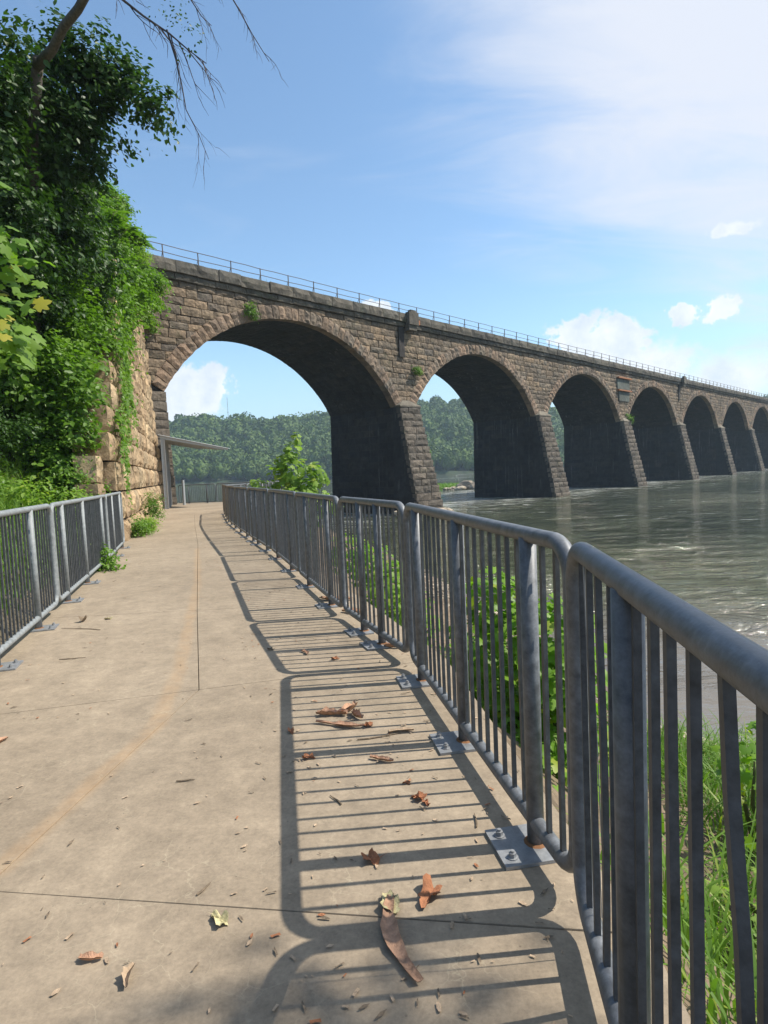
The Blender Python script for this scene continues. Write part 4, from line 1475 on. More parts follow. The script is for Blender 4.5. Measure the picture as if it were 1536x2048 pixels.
# grass tufts on the parapet
Pn = 1500
s_ = rng.uniform(16, 150, Pn); o_ = rng.uniform(-0.1, 0.45, Pn)
msk = np.sin(s_ * 0.8) + np.sin(s_ * 0.23 + 1) > 0.6
s_ = s_[msk]; o_ = o_[msk]
P = np.stack([NV[0] * (35.5 + o_) + TV[0] * s_, NV[1] * (35.5 + o_) + TV[1] * s_, np.full(len(s_), 15.0)], 1)


def grass_patch(name, P, S, mat, bends=(0.3, 0.6, 0.9), w=0.02, label=None):
    parts = []
    idx = rng.integers(0, len(bends), len(P))
    for k, b in enumerate(bends):
        q = P[idx == k]
        if len(q) == 0:
            continue
        a = rng.uniform(0, 2 * PI, len(q)); tl = rng.normal(0, 0.15, (len(q), 2))
        R = np.zeros((len(q), 3, 3))
        R[:, 0, 0] = np.cos(a); R[:, 1, 0] = np.sin(a); R[:, 0, 1] = -np.sin(a); R[:, 1, 1] = np.cos(a); R[:, 2, 2] = 1
        R[:, 0, 2] = tl[:, 0]; R[:, 1, 2] = tl[:, 1]
        parts.append(scatter(q, R, S[idx == k], grass_blade(b, w)))
    o = obj(name, multi_mesh(name, parts, mat))
    o['kind'] = 'stuff'
    return o


o = grass_patch('parapet_grass', P, rng.uniform(0.15, 0.45, len(P)), M_grass)
tag(o, 'thin grass growing along the top of the bridge parapet', 'grass')

# grass and ground cover of the left slope
n = 26000
Y = rng.uniform(2, 16.5, n); X = interp(L_EDGE, Y) - 0.25 - rng.random(n) ** 0.8 * 6.5
Z = ground_z(X, Y)
o = grass_patch('grass', np.stack([X, Y, Z], 1), rng.uniform(0.22, 0.6, n), M_grass, w=0.022)
tag(o, 'long bright green grass covering the slope behind the left fence', 'grass')
n = 22000
Y = rng.uniform(9.5, 16.5, n); X = interp(L_EDGE, Y) - 0.5 - rng.random(n) * 6
Z = ground_z(X, Y) + rng.uniform(0.02, 0.4, n)
P = np.stack([X, Y, Z], 1)
keep = (np.sin(X * 1.9 + Y) + np.cos(Y * 1.7 - X * 0.6)) > -0.3
o = foliage('ground_cover', None, P[keep], np.array([0.35, -0.2, 0.9]) + rng.normal(size=(keep.sum(), 3)) * 0.4, rng.uniform(0.07, 0.13, keep.sum()), LS, M_leaf_vine)
tag(o, 'leafy ground cover on the slope between the grass and the wall steps', 'ground cover')

# --- near maple branch reaching in from the left
mo = Vector((-3.6, 2.2, 0.9))
maple = thing('maple_sapling', 'bright yellow-green maple branch with large lobed leaves at the left edge', 'sapling', mo)
mb = MB(); mb.tube(rel([(-3.6, 2.2, 0.6), (-3.4, 2.6, 2.0), (-3.1, 3.0, 2.9), (-2.6, 3.4, 3.4)], mo), [0.05, 0.04, 0.028, 0.012], 8)
obj('trunk', mb.mesh('trunk', M_bark, True), maple)
mb = MB()
tips = [(-2.12, 3.6, 2.95), (-2.05, 3.45, 2.45), (-2.2, 3.6, 3.0), (-2.08, 3.5, 2.6), (-2.3, 3.6, 2.3), (-2.2, 3.5, 3.3)]
for t in tips:
    mb.tube(rel([(-3.1, 3.0, 2.75), ((t[0] - 3.1) / 2, (t[1] + 3.0) / 2, (t[2] + 2.9) / 2 + 0.1), t], mo), [0.014, 0.009, 0.004], 5)
obj('branch', mb.mesh('branch', M_stem, True), maple)
Pl = []; 
for (x, y, zc, r, m) in ((-2.12, 3.6, 2.88, 0.13, 22), (-2.10, 3.6, 2.68, 0.13, 18), (-2.04, 3.4, 2.40, 0.15, 24), (-2.0, 3.4, 2.28, 0.09, 12), (-2.2, 3.6, 3.28, 0.06, 5), (-2.4, 3.6, 2.7, 0.25, 30), (-2.3, 3.5, 2.4, 0.2, 24)):
    Pl.append(np.array([x, y, zc]) + rng.normal(size=(m, 3)) * r * 0.62 - np.array(mo))
P = np.concatenate(Pl)
N = np.array([0.45, -0.35, 0.7]) + rng.normal(size=(len(P), 3)) * 0.35
leaf_objects(maple, P, N, rng.uniform(0.055, 0.10, len(P)), LLB, M_leaf_maple)


# --- bushes on the river bank
def bank_bush(org, clumps, nobj, nrest, size, label, mat, stems=10, tm=LLB, name='bank_bush'):
    root = thing(name, label, 'bush', org)
    o0 = np.array(org)
    st = MB()
    r = random.Random(int(abs(org[0] * 100)))
    W_ = np.array([c[3] ** 2 for c in clumps]); W_ /= W_.sum()
    for k in range(stems):
        c = clumps[int(rng.choice(len(clumps), p=W_))]
        t = np.array(c[:3]) + rng.normal(size=3) * c[3] * 0.45
        t = t - o0
        st.tube([(r.uniform(-.15, .15), r.uniform(-.15, .15), -0.1), tuple(t * 0.55 + np.array([r.uniform(-.1, .1), r.uniform(-.1, .1), 0])), tuple(t)], [0.022, 0.015, 0.006], 5)
    obj('stem', st.mesh('stem', M_stem, True), root)
    tot = nobj + nrest
    idx = rng.choice(len(clumps), tot, p=W_)
    C = np.array([c[:3] for c in clumps])[idx]; Rr = np.array([c[3] for c in clumps])[idx]
    d = rng.normal(size=(tot, 3)); d /= np.linalg.norm(d, axis=1, keepdims=True)
    P = C + d * (Rr * rng.uniform(0.45, 1.08, tot) ** 0.8)[:, None] - o0
    N = d * 0.5 + np.array([0.2, -0.2, 0.7]) + rng.normal(size=(tot, 3)) * 0.35
    S = rng.uniform(size[0], size[1], tot)
    front = np.argsort((P + o0)[:, 1] - 0.4 * (P + o0)[:, 2])
    a = front[:nobj]; b = front[nobj:]
    leaf_objects(root, P[a], N[a], S[a], tm, mat)
    if len(b):
        foliage('leaf', root, P[b], N[b], S[b], tm, mat)
    return root


bank_bush((1.3, 5.0, -1.1), [(1.05, 5.2, -0.2, 0.55), (1.3, 4.7, 0.05, 0.40), (0.95, 5.3, 0.30, 0.30), (1.35, 4.7, -0.6, 0.5), (1.0, 4.6, -0.7, 0.45), (1.25, 4.5, -0.1, 0.35), (0.9, 5.6, -0.6, 0.5), (1.1, 3.9, -0.75, 0.35)], 295, 1900, (0.06, 0.115),
          'large leafy green bush on the bank behind the second fence panel', M_leaf_bush, 24)
bank_bush((0.1, 7.6, -1.0), [(0.05, 7.6, -0.05, 0.36), (0.2, 7.2, -0.35, 0.42), (-0.1, 7.9, -0.4, 0.4)], 200, 500, (0.05, 0.09), 'low yellow-green bush on the bank behind the third fence panel', M_leaf_bright, 12)
bank_bush((-0.1, 12.5, -1.3), [(-0.3, 12.5, -0.5, 0.5), (-0.8, 13.4, -0.3, 0.5), (0.1, 11.6, -0.7, 0.45)], 100, 700, (0.07, 0.12), 'green bush on the bank behind the fifth fence panel', M_leaf_bush, 12)
bank_bush((-3.2, 22.0, -1.3), [(-3.25, 22, 2.35, 0.38), (-3.25, 22, 1.7, 0.62), (-3.7, 22, 1.0, 0.5), (-2.75, 22.0, 1.1, 0.55), (-3.2, 22, 0.55, 0.85), (-4.5, 22, 1.0, 0.5), (-4.7, 22, 0.5, 0.35), (-2.1, 22, 0.4, 0.5), (-2.3, 22, 1.4, 0.35), (-3.9, 22, 1.7, 0.3), (-3.1, 22.0, 2.85, 0.2), (-2.5, 22, 1.7, 0.28), (-3.6, 22, 2.0, 0.3), (-3.2, 22, -0.3, 0.8)], 295, 620, (0.15, 0.25),
          'young sycamore with pale green leaves rising above the riverside fence', M_leaf_bright, 22, name='young_sycamore')

# grass at the right, beyond the near panel
n = 9000
X = rng.uniform(0.95, 5.0, n); Y = rng.uniform(0.4, 6.5, n)
keep = (X > interp(R_EDGE, Y) + 0.15) & (X - 0.45 * Y > 0.1 + 0.35 * np.sin(Y * 2.1)) & (X < interp(WATER_X, Y) - 0.35)
X = X[keep]; Y = Y[keep]
o = grass_patch('bank_grass', np.stack([X, Y, ground_z(X, Y) - 0.02], 1), rng.uniform(0.18, 0.62, len(X)), M_grass, (0.35, 0.7, 1.0, 1.2), 0.015)
tag(o, 'lush green grass on the river bank in the lower right corner', 'grass')
n = 2600
X = rng.uniform(0.8, 4.0, n); Y = rng.uniform(1.2, 12, n)
keep = (X > interp(R_EDGE, Y) + 0.12) & (X < interp(WATER_X, Y) - 1.2) & (np.sin(X * 4 + Y) * np.cos(Y * 2.7) > -0.1)
X = X[keep]; Y = Y[keep]
o = grass_patch('bank_weeds', np.stack([X, Y, ground_z(X, Y) - 0.02], 1), rng.uniform(0.12, 0.4, len(X)), M_grass, (0.5, 0.9), 0.03)
tag(o, 'sparse weeds on the muddy bank below the riverside fence', 'weeds')
bank_bush((2.1, 3.1, -1.1), [(2.1, 3.1, -0.55, 0.22), (2.3, 3.3, -0.3, 0.16), (1.7, 2.7, -0.75, 0.25)], 60, 0, (0.04, 0.08), 'small broad-leaved plant standing in the bank grass at the right', M_leaf_bright, 6)

bank_bush((1.55, 2.15, -1.0), [(1.55, 2.15, -0.55, 0.14), (1.7, 2.0, -0.4, 0.12)], 45, 0, (0.05, 0.10), 'broad-leaved weed in the grass close behind the nearest fence panel', M_leaf_bush, 5)
bank_bush((2.5, 3.9, -1.3), [(2.5, 3.9, -0.6, 0.3), (2.9, 4.2, -0.5, 0.25)], 90, 60, (0.05, 0.09), 'leafy weed standing where the bank grass meets the water at the right', M_leaf_bush, 7)
for (p_, r_0, lb_) in (((1.95, 2.5, -1.1), 0.2, 'broad-leaved weed half way across the bank grass, left of the bent picket'), ((2.75, 3.3, -1.3), 0.24, 'tall leafy weed at the water side of the bank grass'),
                       ((1.30, 1.75, -0.9), 0.16, 'broad-leaved weed right under the nearest fence panel'), ((2.2, 2.7, -1.2), 0.18, 'leafy weed near the right edge of the photo in the bank grass')):
    bank_bush(p_, [(p_[0], p_[1], p_[2] + 0.5, r_0), (p_[0] + 0.08, p_[1] - 0.05, p_[2] + 0.75, r_0 * 0.7)], 70, 0, (0.05, 0.105), lb_, M_leaf_bush, 5, tm=LS)
# river bar: pebbles and drift on the mud
n = 2600
Y = rng.uniform(5.5, 22, n); xw = interp(WATER_X, Y)
X = xw - 0.2 - rng.random(n) ** 1.5 * 1.5
Z = ground_z(X, Y)
pv, pf = [], []
ico = [(0, 0, 1), (.89, 0, .45), (.28, .85, .45), (-.72, .53, .45), (-.72, -.53, .45), (.28, -.85, .45), (.72, .53, -.45), (-.28, .85, -.45), (-.89, 0, -.45), (-.28, -.85, -.45), (.72, -.53, -.45), (0, 0, -1)]
icf = [(0, 1, 2), (0, 2, 3), (0, 3, 4), (0, 4, 5), (0, 5, 1), (1, 6, 2), (2, 7, 3), (3, 8, 4), (4, 9, 5), (5, 10, 1), (6, 7, 2), (7, 8, 3), (8, 9, 4), (9, 10, 5), (10, 6, 1), (6, 11, 7), (7, 11, 8), (8, 11, 9), (9, 11, 10), (10, 11, 6)]
IV = np.array(ico) * np.array([1, 0.75, 0.5]); IF = np.array(icf)
V, F = scatter(np.stack([X, Y, Z], 1), orient(np.array([0, 0, 1.0]) + rng.normal(size=(n, 3)) * 0.2), rng.uniform(0.02, 0.07, n), (IV, IF))
o = obj('pebbles', mesh_np('pebbles', V, F, M_rock)); o['kind'] = 'stuff'
tag(o, 'pale pebbles along the water edge of the bank', 'pebbles')


def rock_mesh(seed, mat):
    r = np.random.default_rng(seed)
    import bmesh
    b = bmesh.new(); bmesh.ops.create_icosphere(b, subdivisions=3, radius=1)
    fr = r.normal(size=(7, 3)); ph = r.uniform(0, 6, 7)
    for v in b.verts:
        c = np.array(v.co); k = 1.0
        for q in range(7):
            k += 0.16 * math.sin(c @ fr[q] * 1.9 + ph[q])
        k += r.normal(0, 0.06)
        v.co = Vector(c * k)
    me = bpy.data.meshes.new('rock'); b.to_mesh(me); b.free(); me.materials.append(mat)
    return me


RK = [rock_mesh(s, M_rock) for s in range(4)]
# rocks in the riffle behind the second arch
ri = random.Random(5)
for (x, y, a, b, c, lb) in ((14.0, 104, 2.1, 1.1, 1.1, 'largest tan rock of the little island seen through the second arch'), (12.1, 105.5, 1.4, 0.9, 0.6, 'flat tan rock at the left of the river island'),
                            (15.6, 103.2, 1.7, 1.1, 0.9, 'tan rock at the right of the river island beside the pier'), (13.2, 102.2, 1.0, 0.7, 0.5, 'small pale rock in front of the river island'), (14.9, 105.8, 1.2, 0.9, 1.1, 'pointed pale rock standing at the back of the river island'), (11.0, 104.6, 0.8, 0.5, 0.35, 'low dark rock at the far left tip of the river island')):
    o = obj('rock', RK[ri.randrange(4)], None, (x, y, ZW), (0, 0, ri.uniform(0, 3)), (a, b, c)); tag(o, lb, 'rock', 'rocks of the river island')
n = 3000
X = 11.5 + rng.normal(0, 3.2, n); Y = 118 + rng.normal(0, 5, n)
o = grass_patch('island_grass', np.stack([X, Y, np.full(n, ZW - 0.05)], 1), rng.uniform(0.5, 1.1, n), M_grass, w=0.08)
tag(o, 'low green reeds on the river island behind the rocks', 'reeds')
# boulders at the foot of the first pier
for (s, o_, sc, lb) in ((38.4, -3.3, 0.6, 'pale boulder left of the first pier foot'), (39.9, -3.4, 0.5, 'pale boulder in front of the first pier foot'), (41.2, -3.0, 0.45, 'pale boulder at the right of the first pier foot'), (36.6, -2.4, 0.7, 'larger pale boulder in the water left of the first pier')):
    p = BW(s, o_, ZW)
    tag(obj('boulder', RK[ri.randrange(4)], None, tuple(p), (0, 0, ri.uniform(0, 3)), (sc * 1.4, sc, sc * 0.6)), lb, 'boulder', 'boulders at the first pier')


# ------------------------------------------------------------------ wooded hills across the river
SHORE = [(-900, 250), (-400, 310), (-88, 374), (42, 378), (120, 398), (300, 460), (443, 515), (700, 640), (1200, 800)]


def shore_y(x):
    return np.interp(x, [a for a, b in SHORE], [b for a, b in SHORE])


def hill_h(x, b):
    base = np.where(b < 14, b * 0.12, 1.7 + (b - 14) * 0.30)
    top = 45 + 5 * np.sin(x * 0.021 + 1.0) + 3.0 * np.sin(x * 0.055 + 2.2) + 7 * np.exp(-((x - 45) / 45.0) ** 2) + 0.012 * np.clip(x, 0, 400) * 0.6
    return np.minimum(base, top - 0 * b) + 2.0 * np.sin(x * 0.045 + b * 0.06)


xs = np.linspace(-900, 1200, 211); bs_ = np.array([-3, 0, 8, 20, 40, 60, 80, 100, 120, 145, 170, 200, 260, 400, 700])
X, B = np.meshgrid(xs, bs_)
Yh = shore_y(X) + B; Zh = hill_h(X, B) + ZW; Zh[0, :] = ZW - 2
V = np.stack([X.ravel(), Yh.ravel(), Zh.ravel()], 1)
i = np.arange(X.size).reshape(X.shape)
a = i[:-1, :-1].ravel(); b = i[:-1, 1:].ravel(); c = i[1:, 1:].ravel(); d = i[1:, :-1].ravel()
o = obj('hills', mesh_np('hills', V, np.concatenate([np.stack([a, b, c], 1), np.stack([a, c, d], 1)]), M_hill, True)); o['kind'] = 'structure'


def crown_proto(seed, ncard=210):
    r = np.random.default_rng(seed)
    d = r.normal(size=(ncard, 3)); d[:, 2] = np.abs(d[:, 2]) * 1.0 - 0.25; d /= np.linalg.norm(d, axis=1, keepdims=True)
    fr = r.normal(size=(5, 3)) * 2.2; ph = r.uniform(0, 6, 5)
    k = 1 + 0.10 * np.sin(d @ fr.T + ph).sum(1)
    P = d * k[:, None] * np.array([1, 1, 0.95])
    t = r.normal(size=d.shape); nn_ = d + 0.55 * r.normal(size=d.shape); nn_ /= np.linalg.norm(nn_, axis=1, keepdims=True)
    t -= (t * nn_).sum(1, keepdims=True) * nn_; t /= np.linalg.norm(t, axis=1, keepdims=True)
    x = np.cross(t, nn_)
    R = np.stack([x, t, nn_], 2)
    qv = np.array([(-0.5, -0.5, 0), (0.5, -0.35, 0.1), (0.4, 0.5, 0), (-0.45, 0.4, 0.1)]); qf = np.array([(0, 1, 2), (0, 2, 3)])
    V1, F1 = scatter(P, R, r.uniform(0.13, 0.30, ncard), (qv, qf))
    # inner body
    V2 = np.array(ico) * 0.86; F2 = IF
    return np.concatenate([V1, V2]), np.concatenate([F1, F2 + len(V1)])


CP = [crown_proto(s) for s in range(6)]


def wood(name, X, B, rad, label, mat, zoff=0.0):
    Y = shore_y(X) + B; Z = hill_h(X, B) + ZW
    n = len(X)
    idx = rng.integers(0, 6, n); a = rng.uniform(0, 2 * PI, n)
    parts = []
    for k in range(6):
        q = idx == k; m = q.sum()
        if m == 0:
            continue
        R = np.zeros((m, 3, 3)); st = rng.uniform(0.85, 1.35, m)
        R[:, 0, 0] = np.cos(a[q]); R[:, 1, 0] = np.sin(a[q]); R[:, 0, 1] = -np.sin(a[q]); R[:, 1, 1] = np.cos(a[q]); R[:, 2, 2] = st
        P = np.stack([X[q], Y[q], Z[q] + rad[q] * 1.1 + zoff], 1)
        parts.append(scatter(P, R, rad[q], CP[k]))
    o = obj(name, multi_mesh(name, parts, mat)); o['kind'] = 'stuff'
    tag(o, label, 'woods')


# dense where the arches and the sky line show it, thinner beyond
g = 7.6
gx, gb = np.meshgrid(np.arange(-235, 190, g), np.arange(4, 195, g))
X = gx.ravel() + rng.uniform(-2.6, 2.6, gx.size); B = gb.ravel() + rng.uniform(-2.6, 2.6, gx.size)
rad = rng.uniform(3.8, 7.6, len(X)) * np.where(B < 12, 0.8, 1.0)
wood('woods', X, B, rad, 'dense summer woods covering the hill across the river', M_leaf_far)
g = 12
gx, gb = np.meshgrid(np.concatenate([np.arange(-880, -240, g), np.arange(196, 1100, g)]), np.arange(4, 260, g))
X = gx.ravel() + rng.uniform(-4, 4, gx.size); B = gb.ravel() + rng.uniform(-4, 4, gx.size)
wood('woods', X, B, rng.uniform(7, 10.5, len(X)), 'wooded hill continuing along the far bank beyond the bridge', M_leaf_far)
# radio mast on the ridge
mb = MB(); mb.tube([(0, 0, 0), (0, 0, 32)], 0.16, 5); mb.box(-0.5, 0.5, -0.1, 0.1, 18, 18.3)
tag(obj('radio_mast', mb.mesh('radio mast', M_rail), None, (-140, 560, 44)), 'thin radio mast standing on the wooded ridge seen through the first arch', 'mast')

# ------------------------------------------------------------------ tree beside the path behind the camera, its shade falls in the lower edge
org = Vector((9.6, -1.5, -2.2))
shade = thing('shade_tree', 'riverside tree beside the camera whose leafy bough shades the path', 'tree', org)
mb = MB(); mb.tube(rel([(9.6, -1.5, -2.6), (9.5, -1.2, 3), (9.2, -0.6, 7), (8.4, 0.3, 9.6), (7.4, 1.2, 10.4)], org), [0.3, 0.26, 0.2, 0.12, 0.05], 10)
obj('trunk', mb.mesh('trunk', M_bark, True), shade)
P, N, S = spray([(7.53, 1.68, 10.2, 0.34), (7.55, 1.3, 10.2, 0.4), (7.0, 0.45, 10.3, 0.6), (8.0, 0.0, 10.8, 1.0), (9.2, -1.2, 11.5, 2.0)], 60, 60, (0.2, 0.35), size=(0.10, 0.17))
P -= np.array(org)
foliage('crown', shade, P, N, S, LS, M_leaf_tree)


# ------------------------------------------------------------------ litter on the path
def curled_leaf(seed, L, Wd, curl, mat, lobed=False):
    r = random.Random(seed)
    V = []; F = []
    nx, ny = 4, 9
    for j in range(ny):
        t = j / (ny - 1)
        w = Wd * (math.sin(PI * (0.10 + 0.82 * t)) ** 0.45) * (1 + 0.22 * math.sin(t * 9 + seed) + 0.16 * math.sin(t * 23 + 2 * seed)) * r.uniform(0.88, 1.1)
        cx = 0.12 * L * math.sin(t * 3 + seed)
        for i in range(nx):
            u = i / (nx - 1) * 2 - 1
            z = 0.006 + curl * (u * u) * w + 0.25 * curl * L * (abs(t - 0.5) ** 2) + r.uniform(0, 0.003)
            V.append((cx + u * w * 0.5, (t - 0.5) * L, z))
    for j in range(ny - 1):
        for i in range(nx - 1):
            a = j * nx + i
            F.append((a, a + 1, a + 1 + nx, a + nx))
    n = len(V)
    V += [(x, y, max(z - 0.0025, 0.001)) for x, y, z in V]
    F += [tuple(reversed([q + n for q in f])) for f in F]
    return mesh_py('leaf', V, F, mat, True)


def maple_dry(seed, s, mat):
    V, F = leaf_lobed()
    r = random.Random(seed)
    v = []
    fa = r.uniform(0, PI); fx, fy = math.cos(fa), math.sin(fa)
    for x, y, z in V:
        k = r.uniform(0.62, 1.02)
        x *= k; y = 0.3 + (y - 0.3) * k
        q = x * fx + (y - 0.3) * fy            # folded over along one line, crumpled
        qq = abs(q) * 0.55
        x2 = x + fx * (qq * (1 if q > 0 else -1) - q) * 0.6; y2 = y + fy * (qq * (1 if q > 0 else -1) - q) * 0.6
        v.append((x2 * s, (y2 - 0.3) * s, 0.006 + s * (0.42 * abs(q) + 0.16 * (x * x + (y - .3) ** 2)) * r.uniform(0.4, 1.3)))
    n = len(v); F = [tuple(f) for f in F.tolist()]
    v += [(a, b, c - 0.002) for a, b, c in v]
    F = F + [tuple(reversed([q + n for q in f])) for f in F]
    v += [(0.0, -0.3 * s, 0.004), (0.004, -0.3 * s, 0.006), (0.3 * s * 0.1, -0.75 * s, 0.012)]
    F.append((2 * n, 2 * n + 1, 2 * n + 2))
    return mesh_py('leaf', v, F, mat)


def crumpled(seed, s, mat):
    # a dry leaf with a ragged outline, folded and cupped
    r = random.Random(seed * 7 + 1)
    n = 22; V = [(0, 0, 0.012)]; F = []
    fa = r.uniform(0, PI); fx, fy = math.cos(fa), math.sin(fa)
    ph = [r.uniform(0, 6) for _ in range(4)]
    for ring, rr0 in ((1, 0.5), (2, 1.0)):
        for k in range(n):
            a = 2 * PI * k / n
            lob = 1 + 0.22 * math.sin(3 * a + ph[0]) + 0.16 * math.sin(5 * a + ph[1]) + (0.10 * math.sin(9 * a + ph[2]) if ring == 2 else 0)
            R_ = 0.55 * s * rr0 * lob * (1 if ring == 1 else r.uniform(0.85, 1.05))
            x = R_ * math.cos(a) * 1.15; y = R_ * math.sin(a) * 0.85
            q = x * fx + y * fy
            x -= fx * q * 0.30; y -= fy * q * 0.30
            z = 0.004 + 0.5 * abs(q) + 0.10 * s * math.sin(4 * a + ph[3]) * rr0 + r.uniform(0, 0.05) * s
            V.append((x, y, max(z, 0.002)))
    for k in range(n):
        k2 = (k + 1) % n
        F.append((0, 1 + k, 1 + k2)); F.append((1 + k, 1 + n + k, 1 + n + k2)); F.append((1 + k, 1 + n + k2, 1 + k2))
    m = len(V)
    V += [(x, y, max(z - 0.0018, 0.001)) for x, y, z in V]
    F += [tuple(reversed([q + m for q in f])) for f in F]
    V += [(0.5 * s, 0, 0.006), (0.5 * s, 0.003, 0.008), (0.95 * s, 0.15 * s, 0.012)]
    F.append((2 * m, 2 * m + 1, 2 * m + 2))
    return mesh_py('leaf', V, F, mat)


LIT = [  # kind, x, y, size, rot, label, category
    ('bark', 0.005, 1.83, (0.37, 0.05, 0.3), 0.16, 'long curled pink-brown strip of sycamore bark lying across the near joint', 'bark piece', M_bark_scrap),
    ('bark', -0.035, 1.98, (0.10, 0.06, 0.3), 0.5, 'greyish green bark flake beside the long pink strip', 'bark piece', M_dry2),
    ('leaf', 0.10, 2.01, 0.105, 1.4, 'crumpled rust brown leaf right of the long bark strip', 'fallen leaf', M_dry),
    ('leaf', -0.11, 2.22, 0.075, 0.3, 'dark rust brown leaf above the grey-green bark flake', 'fallen leaf', M_dry),
    ('leaf', -0.62, 1.94, 0.07, 2.4, 'pale yellow-green fallen leaf below the near joint', 'fallen leaf', M_dry2),
    ('leaf', 0.10, 2.64, 0.065, 1.0, 'small reddish leaf in the barred shadow', 'fallen leaf', M_dry),
    ('leaf', 0.13, 2.60, 0.04, 2.0, 'tiny brown leaf touching the small reddish leaf', 'fallen leaf', M_dry),
    ('leaf', 0.05, 2.78, 0.035, 0.2, 'small curled brown leaf nearest the fence shadow rail', 'fallen leaf', M_dry),
    ('bark', -0.07, 3.02, (0.13, 0.03, 0.5), 1.4, 'thin curled bark sliver in the middle of the barred shadow', 'bark piece', M_bark_scrap),
    ('leaf', -0.46, 3.08, 0.06, 0.7, 'reddish leaf at the left edge of the barred shadow', 'fallen leaf', M_dry),
    ('leaf', -0.60, 3.42, 0.06, 1.9, 'orange brown leaf near the upper left of the barred shadow', 'fallen leaf', M_dry),
    ('bark', -0.38, 3.63, (0.19, 0.05, 0.6), 1.2, 'large bark flake of the small heap in the shadow', 'bark piece', M_bark_scrap),
    ('bark', -0.28, 3.70, (0.15, 0.045, 0.8), 2.3, 'upper bark flake of the small heap in the shadow', 'bark piece', M_bark_scrap),
    ('bark', -0.22, 3.60, (0.13, 0.04, 0.8), 0.6, 'right bark flake of the small heap in the shadow', 'bark piece', M_bark_scrap),
    ('bark', -0.32, 3.48, (0.30, 0.035, 0.4), 1.5, 'long thin bark strip below the small heap', 'bark piece', M_bark_scrap),
    ('leaf', -0.15, 3.45, 0.06, 1.2, 'orange leaf right of the bark heap', 'fallen leaf', M_dry),
    ('bark', 0.04, 3.34, (0.15, 0.028, 0.4), 1.7, 'pale bark sliver pointing at the fence', 'bark piece', M_chip),
    ('bark', -2.35, 3.42, (0.17, 0.035, 0.4), -0.7, 'orange-tan bark sliver alone at the left of the path', 'bark piece', M_bark_scrap),
    ('bark', -0.99, 1.80, (0.075, 0.026, 0.5), 1.3, 'short tan bark sliver in the lower left', 'bark piece', M_bark_scrap),
    ('bark', -0.83, 1.72, (0.085, 0.022, 0.9), 0.1, 'curled grey-brown bark curl at the bottom left', 'bark piece', M_chip),
    ('leaf', -3.2, 4.55, 0.06, 0.4, 'dark green leaf scrap below the nearest left base plate', 'fallen leaf', M_dry2),
    ('leaf', -1.03, 5.1, 0.05, 0.4, 'dark curled leaf alone right of the lengthwise joint', 'fallen leaf', M_twig),
    ('bark', -0.72, 4.95, (0.12, 0.03, 0.5), 0.6, 'small bark flake where two fence shadows meet', 'bark piece', M_bark_scrap),
    ('leaf', -0.45, 4.75, 0.06, 0.9, 'orange leaf in the third fence shadow', 'fallen leaf', M_dry),
    ('bark', 0.02, 5.0, (0.14, 0.05, 0.7), 1.0, 'bark flake beside the shadowed base plate', 'bark piece', M_bark_scrap),
    ('bark', -0.62, 7.05, (0.42, 0.10, 0.35), 1.1, 'broad bark slab leaning under the fourth fence panel', 'bark piece', M_bark_scrap),
    ('bark', -0.38, 6.35, (0.26, 0.09, 0.4), 1.3, 'broad bark piece under the fence near the third joint', 'bark piece', M_bark_scrap),
    ('bark', -3.35, 6.5, (0.10, 0.06, 0.9), 0.3, 'dark curled bark lump near the hillside fence', 'bark piece', M_twig),
    ('leaf', -3.1, 6.55, 0.07, 0.3, 'pale leaf near the hillside fence joint', 'fallen leaf', M_dry2),
]
for i, (kd, x, y, sz, rz, lb, cat, mt) in enumerate(LIT):
    me = curled_leaf(i + 3, sz[0], sz[1], sz[2], mt) if kd == 'bark' else crumpled(i + 3, sz, mt)
    o = obj('bark_piece' if kd == 'bark' else 'fallen_leaf', me, None, (x, y, 0.0), (0, 0, rz))
    tag(o, lb, cat, 'bark pieces on the path' if kd == 'bark' else 'fallen leaves on the path')
for i, (x, y, L, a, lb) in enumerate(((-0.08, 3.30, 0.26, 1.35, 'dark forked twig lying across the shadow bars'), (-0.28, 2.66, 0.10, -0.6, 'thin dark twig in the shadow left of the reddish leaf'), (-0.62, 1.50, 0.13, -1.2, 'thin twig at the bottom centre'),
                                   (-1.05, 2.9, 0.09, 1.5, 'short dark twig in the middle of the left slab'), (-3.2, 6.15, 0.5, -1.25, 'long thin stick beside the hillside fence'), (-2.75, 5.1, 0.22, 1.5, 'straight dark stick near the left fence plate'),
                                   (0.33, 2.45, 0.10, 0.1, 'twig propped against the near base plate'), (-0.72, 2.1, 0.07, 0.5, 'short twig above the pale leaf'))):
    mb = MB()
    d = Vector((math.sin(a), math.cos(a), 0)); q = Vector((d.y, -d.x, 0))
    p = [tuple(d * L * (t - 0.5) + q * 0.03 * L * math.sin(t * 5) + Vector((0, 0, 0.006))) for t in (0, .25, .5, .75, 1)]
    mb.tube(p, [0.0035, 0.0045, 0.004, 0.003, 0.002], 5)
    if L > 0.12:
        mb.tube([p[2], tuple(Vector(p[2]) + d * L * 0.2 + q * 0.12 * L + Vector((0, 0, 0.004)))], 0.002, 4)
    tag(obj('twig', mb.mesh('twig', M_twig), None, (x, y, 0)), lb, 'twig', 'twigs on the path')
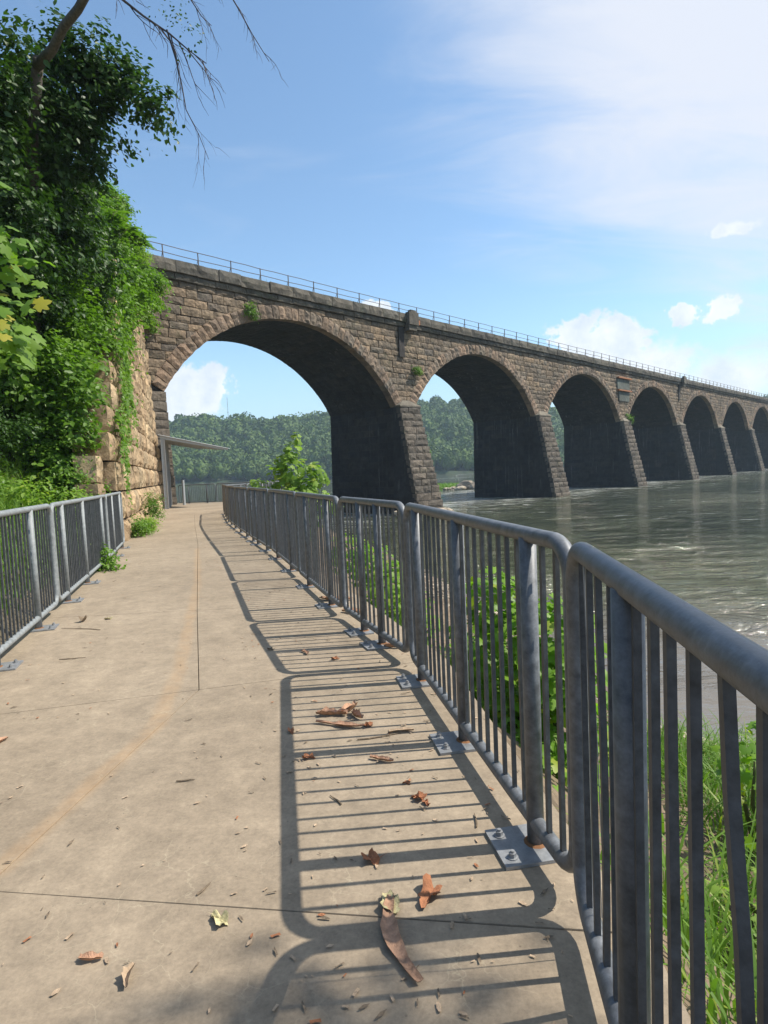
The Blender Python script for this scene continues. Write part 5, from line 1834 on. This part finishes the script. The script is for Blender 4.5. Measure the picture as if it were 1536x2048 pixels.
# uncountable crumbs
n = 900
X = []; Y = []
while len(X) < n:
    y = 1.2 + 14 * random.random() ** 1.8
    xl = float(interp(L_EDGE, y)); xr = float(interp(R_EDGE, y))
    t = random.random()
    if random.random() < 0.5:
        t = 0.55 + 0.42 * random.random()
    X.append(xl + 0.35 + (xr - xl - 0.4) * t); Y.append(y)
P = np.stack([np.array(X), np.array(Y), np.full(n, 0.005)], 1)
cv = np.array([(-0.16, -0.5, 0), (0.12, -0.42, 0.08), (0.2, 0.05, 0.0), (0.10, 0.5, 0.1), (-0.13, 0.42, 0.0), (-0.2, 0.0, 0.12)]); cf = np.array([(0, 1, 2), (0, 2, 5), (2, 3, 4), (2, 4, 5)])
for mt, sl in ((M_chip, slice(0, 420)), (M_dry, slice(420, 560)), (M_twig, slice(560, 900))):
    q = P[sl]; m = len(q)
    a = rng.uniform(0, 2 * PI, m)
    R = np.zeros((m, 3, 3)); R[:, 0, 0] = np.cos(a); R[:, 1, 0] = np.sin(a); R[:, 0, 1] = -np.sin(a); R[:, 1, 1] = np.cos(a); R[:, 2, 2] = 1
    thin = 0.5 if mt is M_twig else 1.0
    V, F = scatter(q, R, rng.uniform(0.008, 0.034, m) * (1.4 if mt is M_twig else 1), (cv * np.array([thin, 1, 1]), cf))
    o = obj('litter', mesh_np('litter', V, F, mt)); o['kind'] = 'stuff'
    tag(o, {M_chip: 'pale crumbs of bark scattered over the concrete', M_dry: 'rust brown leaf crumbs scattered over the concrete', M_twig: 'dark bits of twig scattered over the concrete'}[mt], 'litter')

# ------------------------------------------------------------------ haze
hm = bpy.data.materials.new('haze'); hm.use_nodes = True
hn = NT(hm.node_tree)
for q in list(hn.n):
    if q.type != 'OUTPUT_MATERIAL':
        hn.n.remove(q)
pv_ = hn.add('ShaderNodeVolumePrincipled')
pv_.inputs['Color'].default_value = (0.66, 0.84, 1.0, 1)
pv_.inputs['Density'].default_value = 0.00034
pv_.inputs['Anisotropy'].default_value = 0.1
hn.l.new(pv_.outputs[0], hn.n['Material Output'].inputs['Volume'])
mb = MB(); mb.box(-1000, 1300, -320, 1350, ZW - 3.0, 96)
hz = obj('haze', mb.mesh('haze', hm)); hz['kind'] = 'stuff'
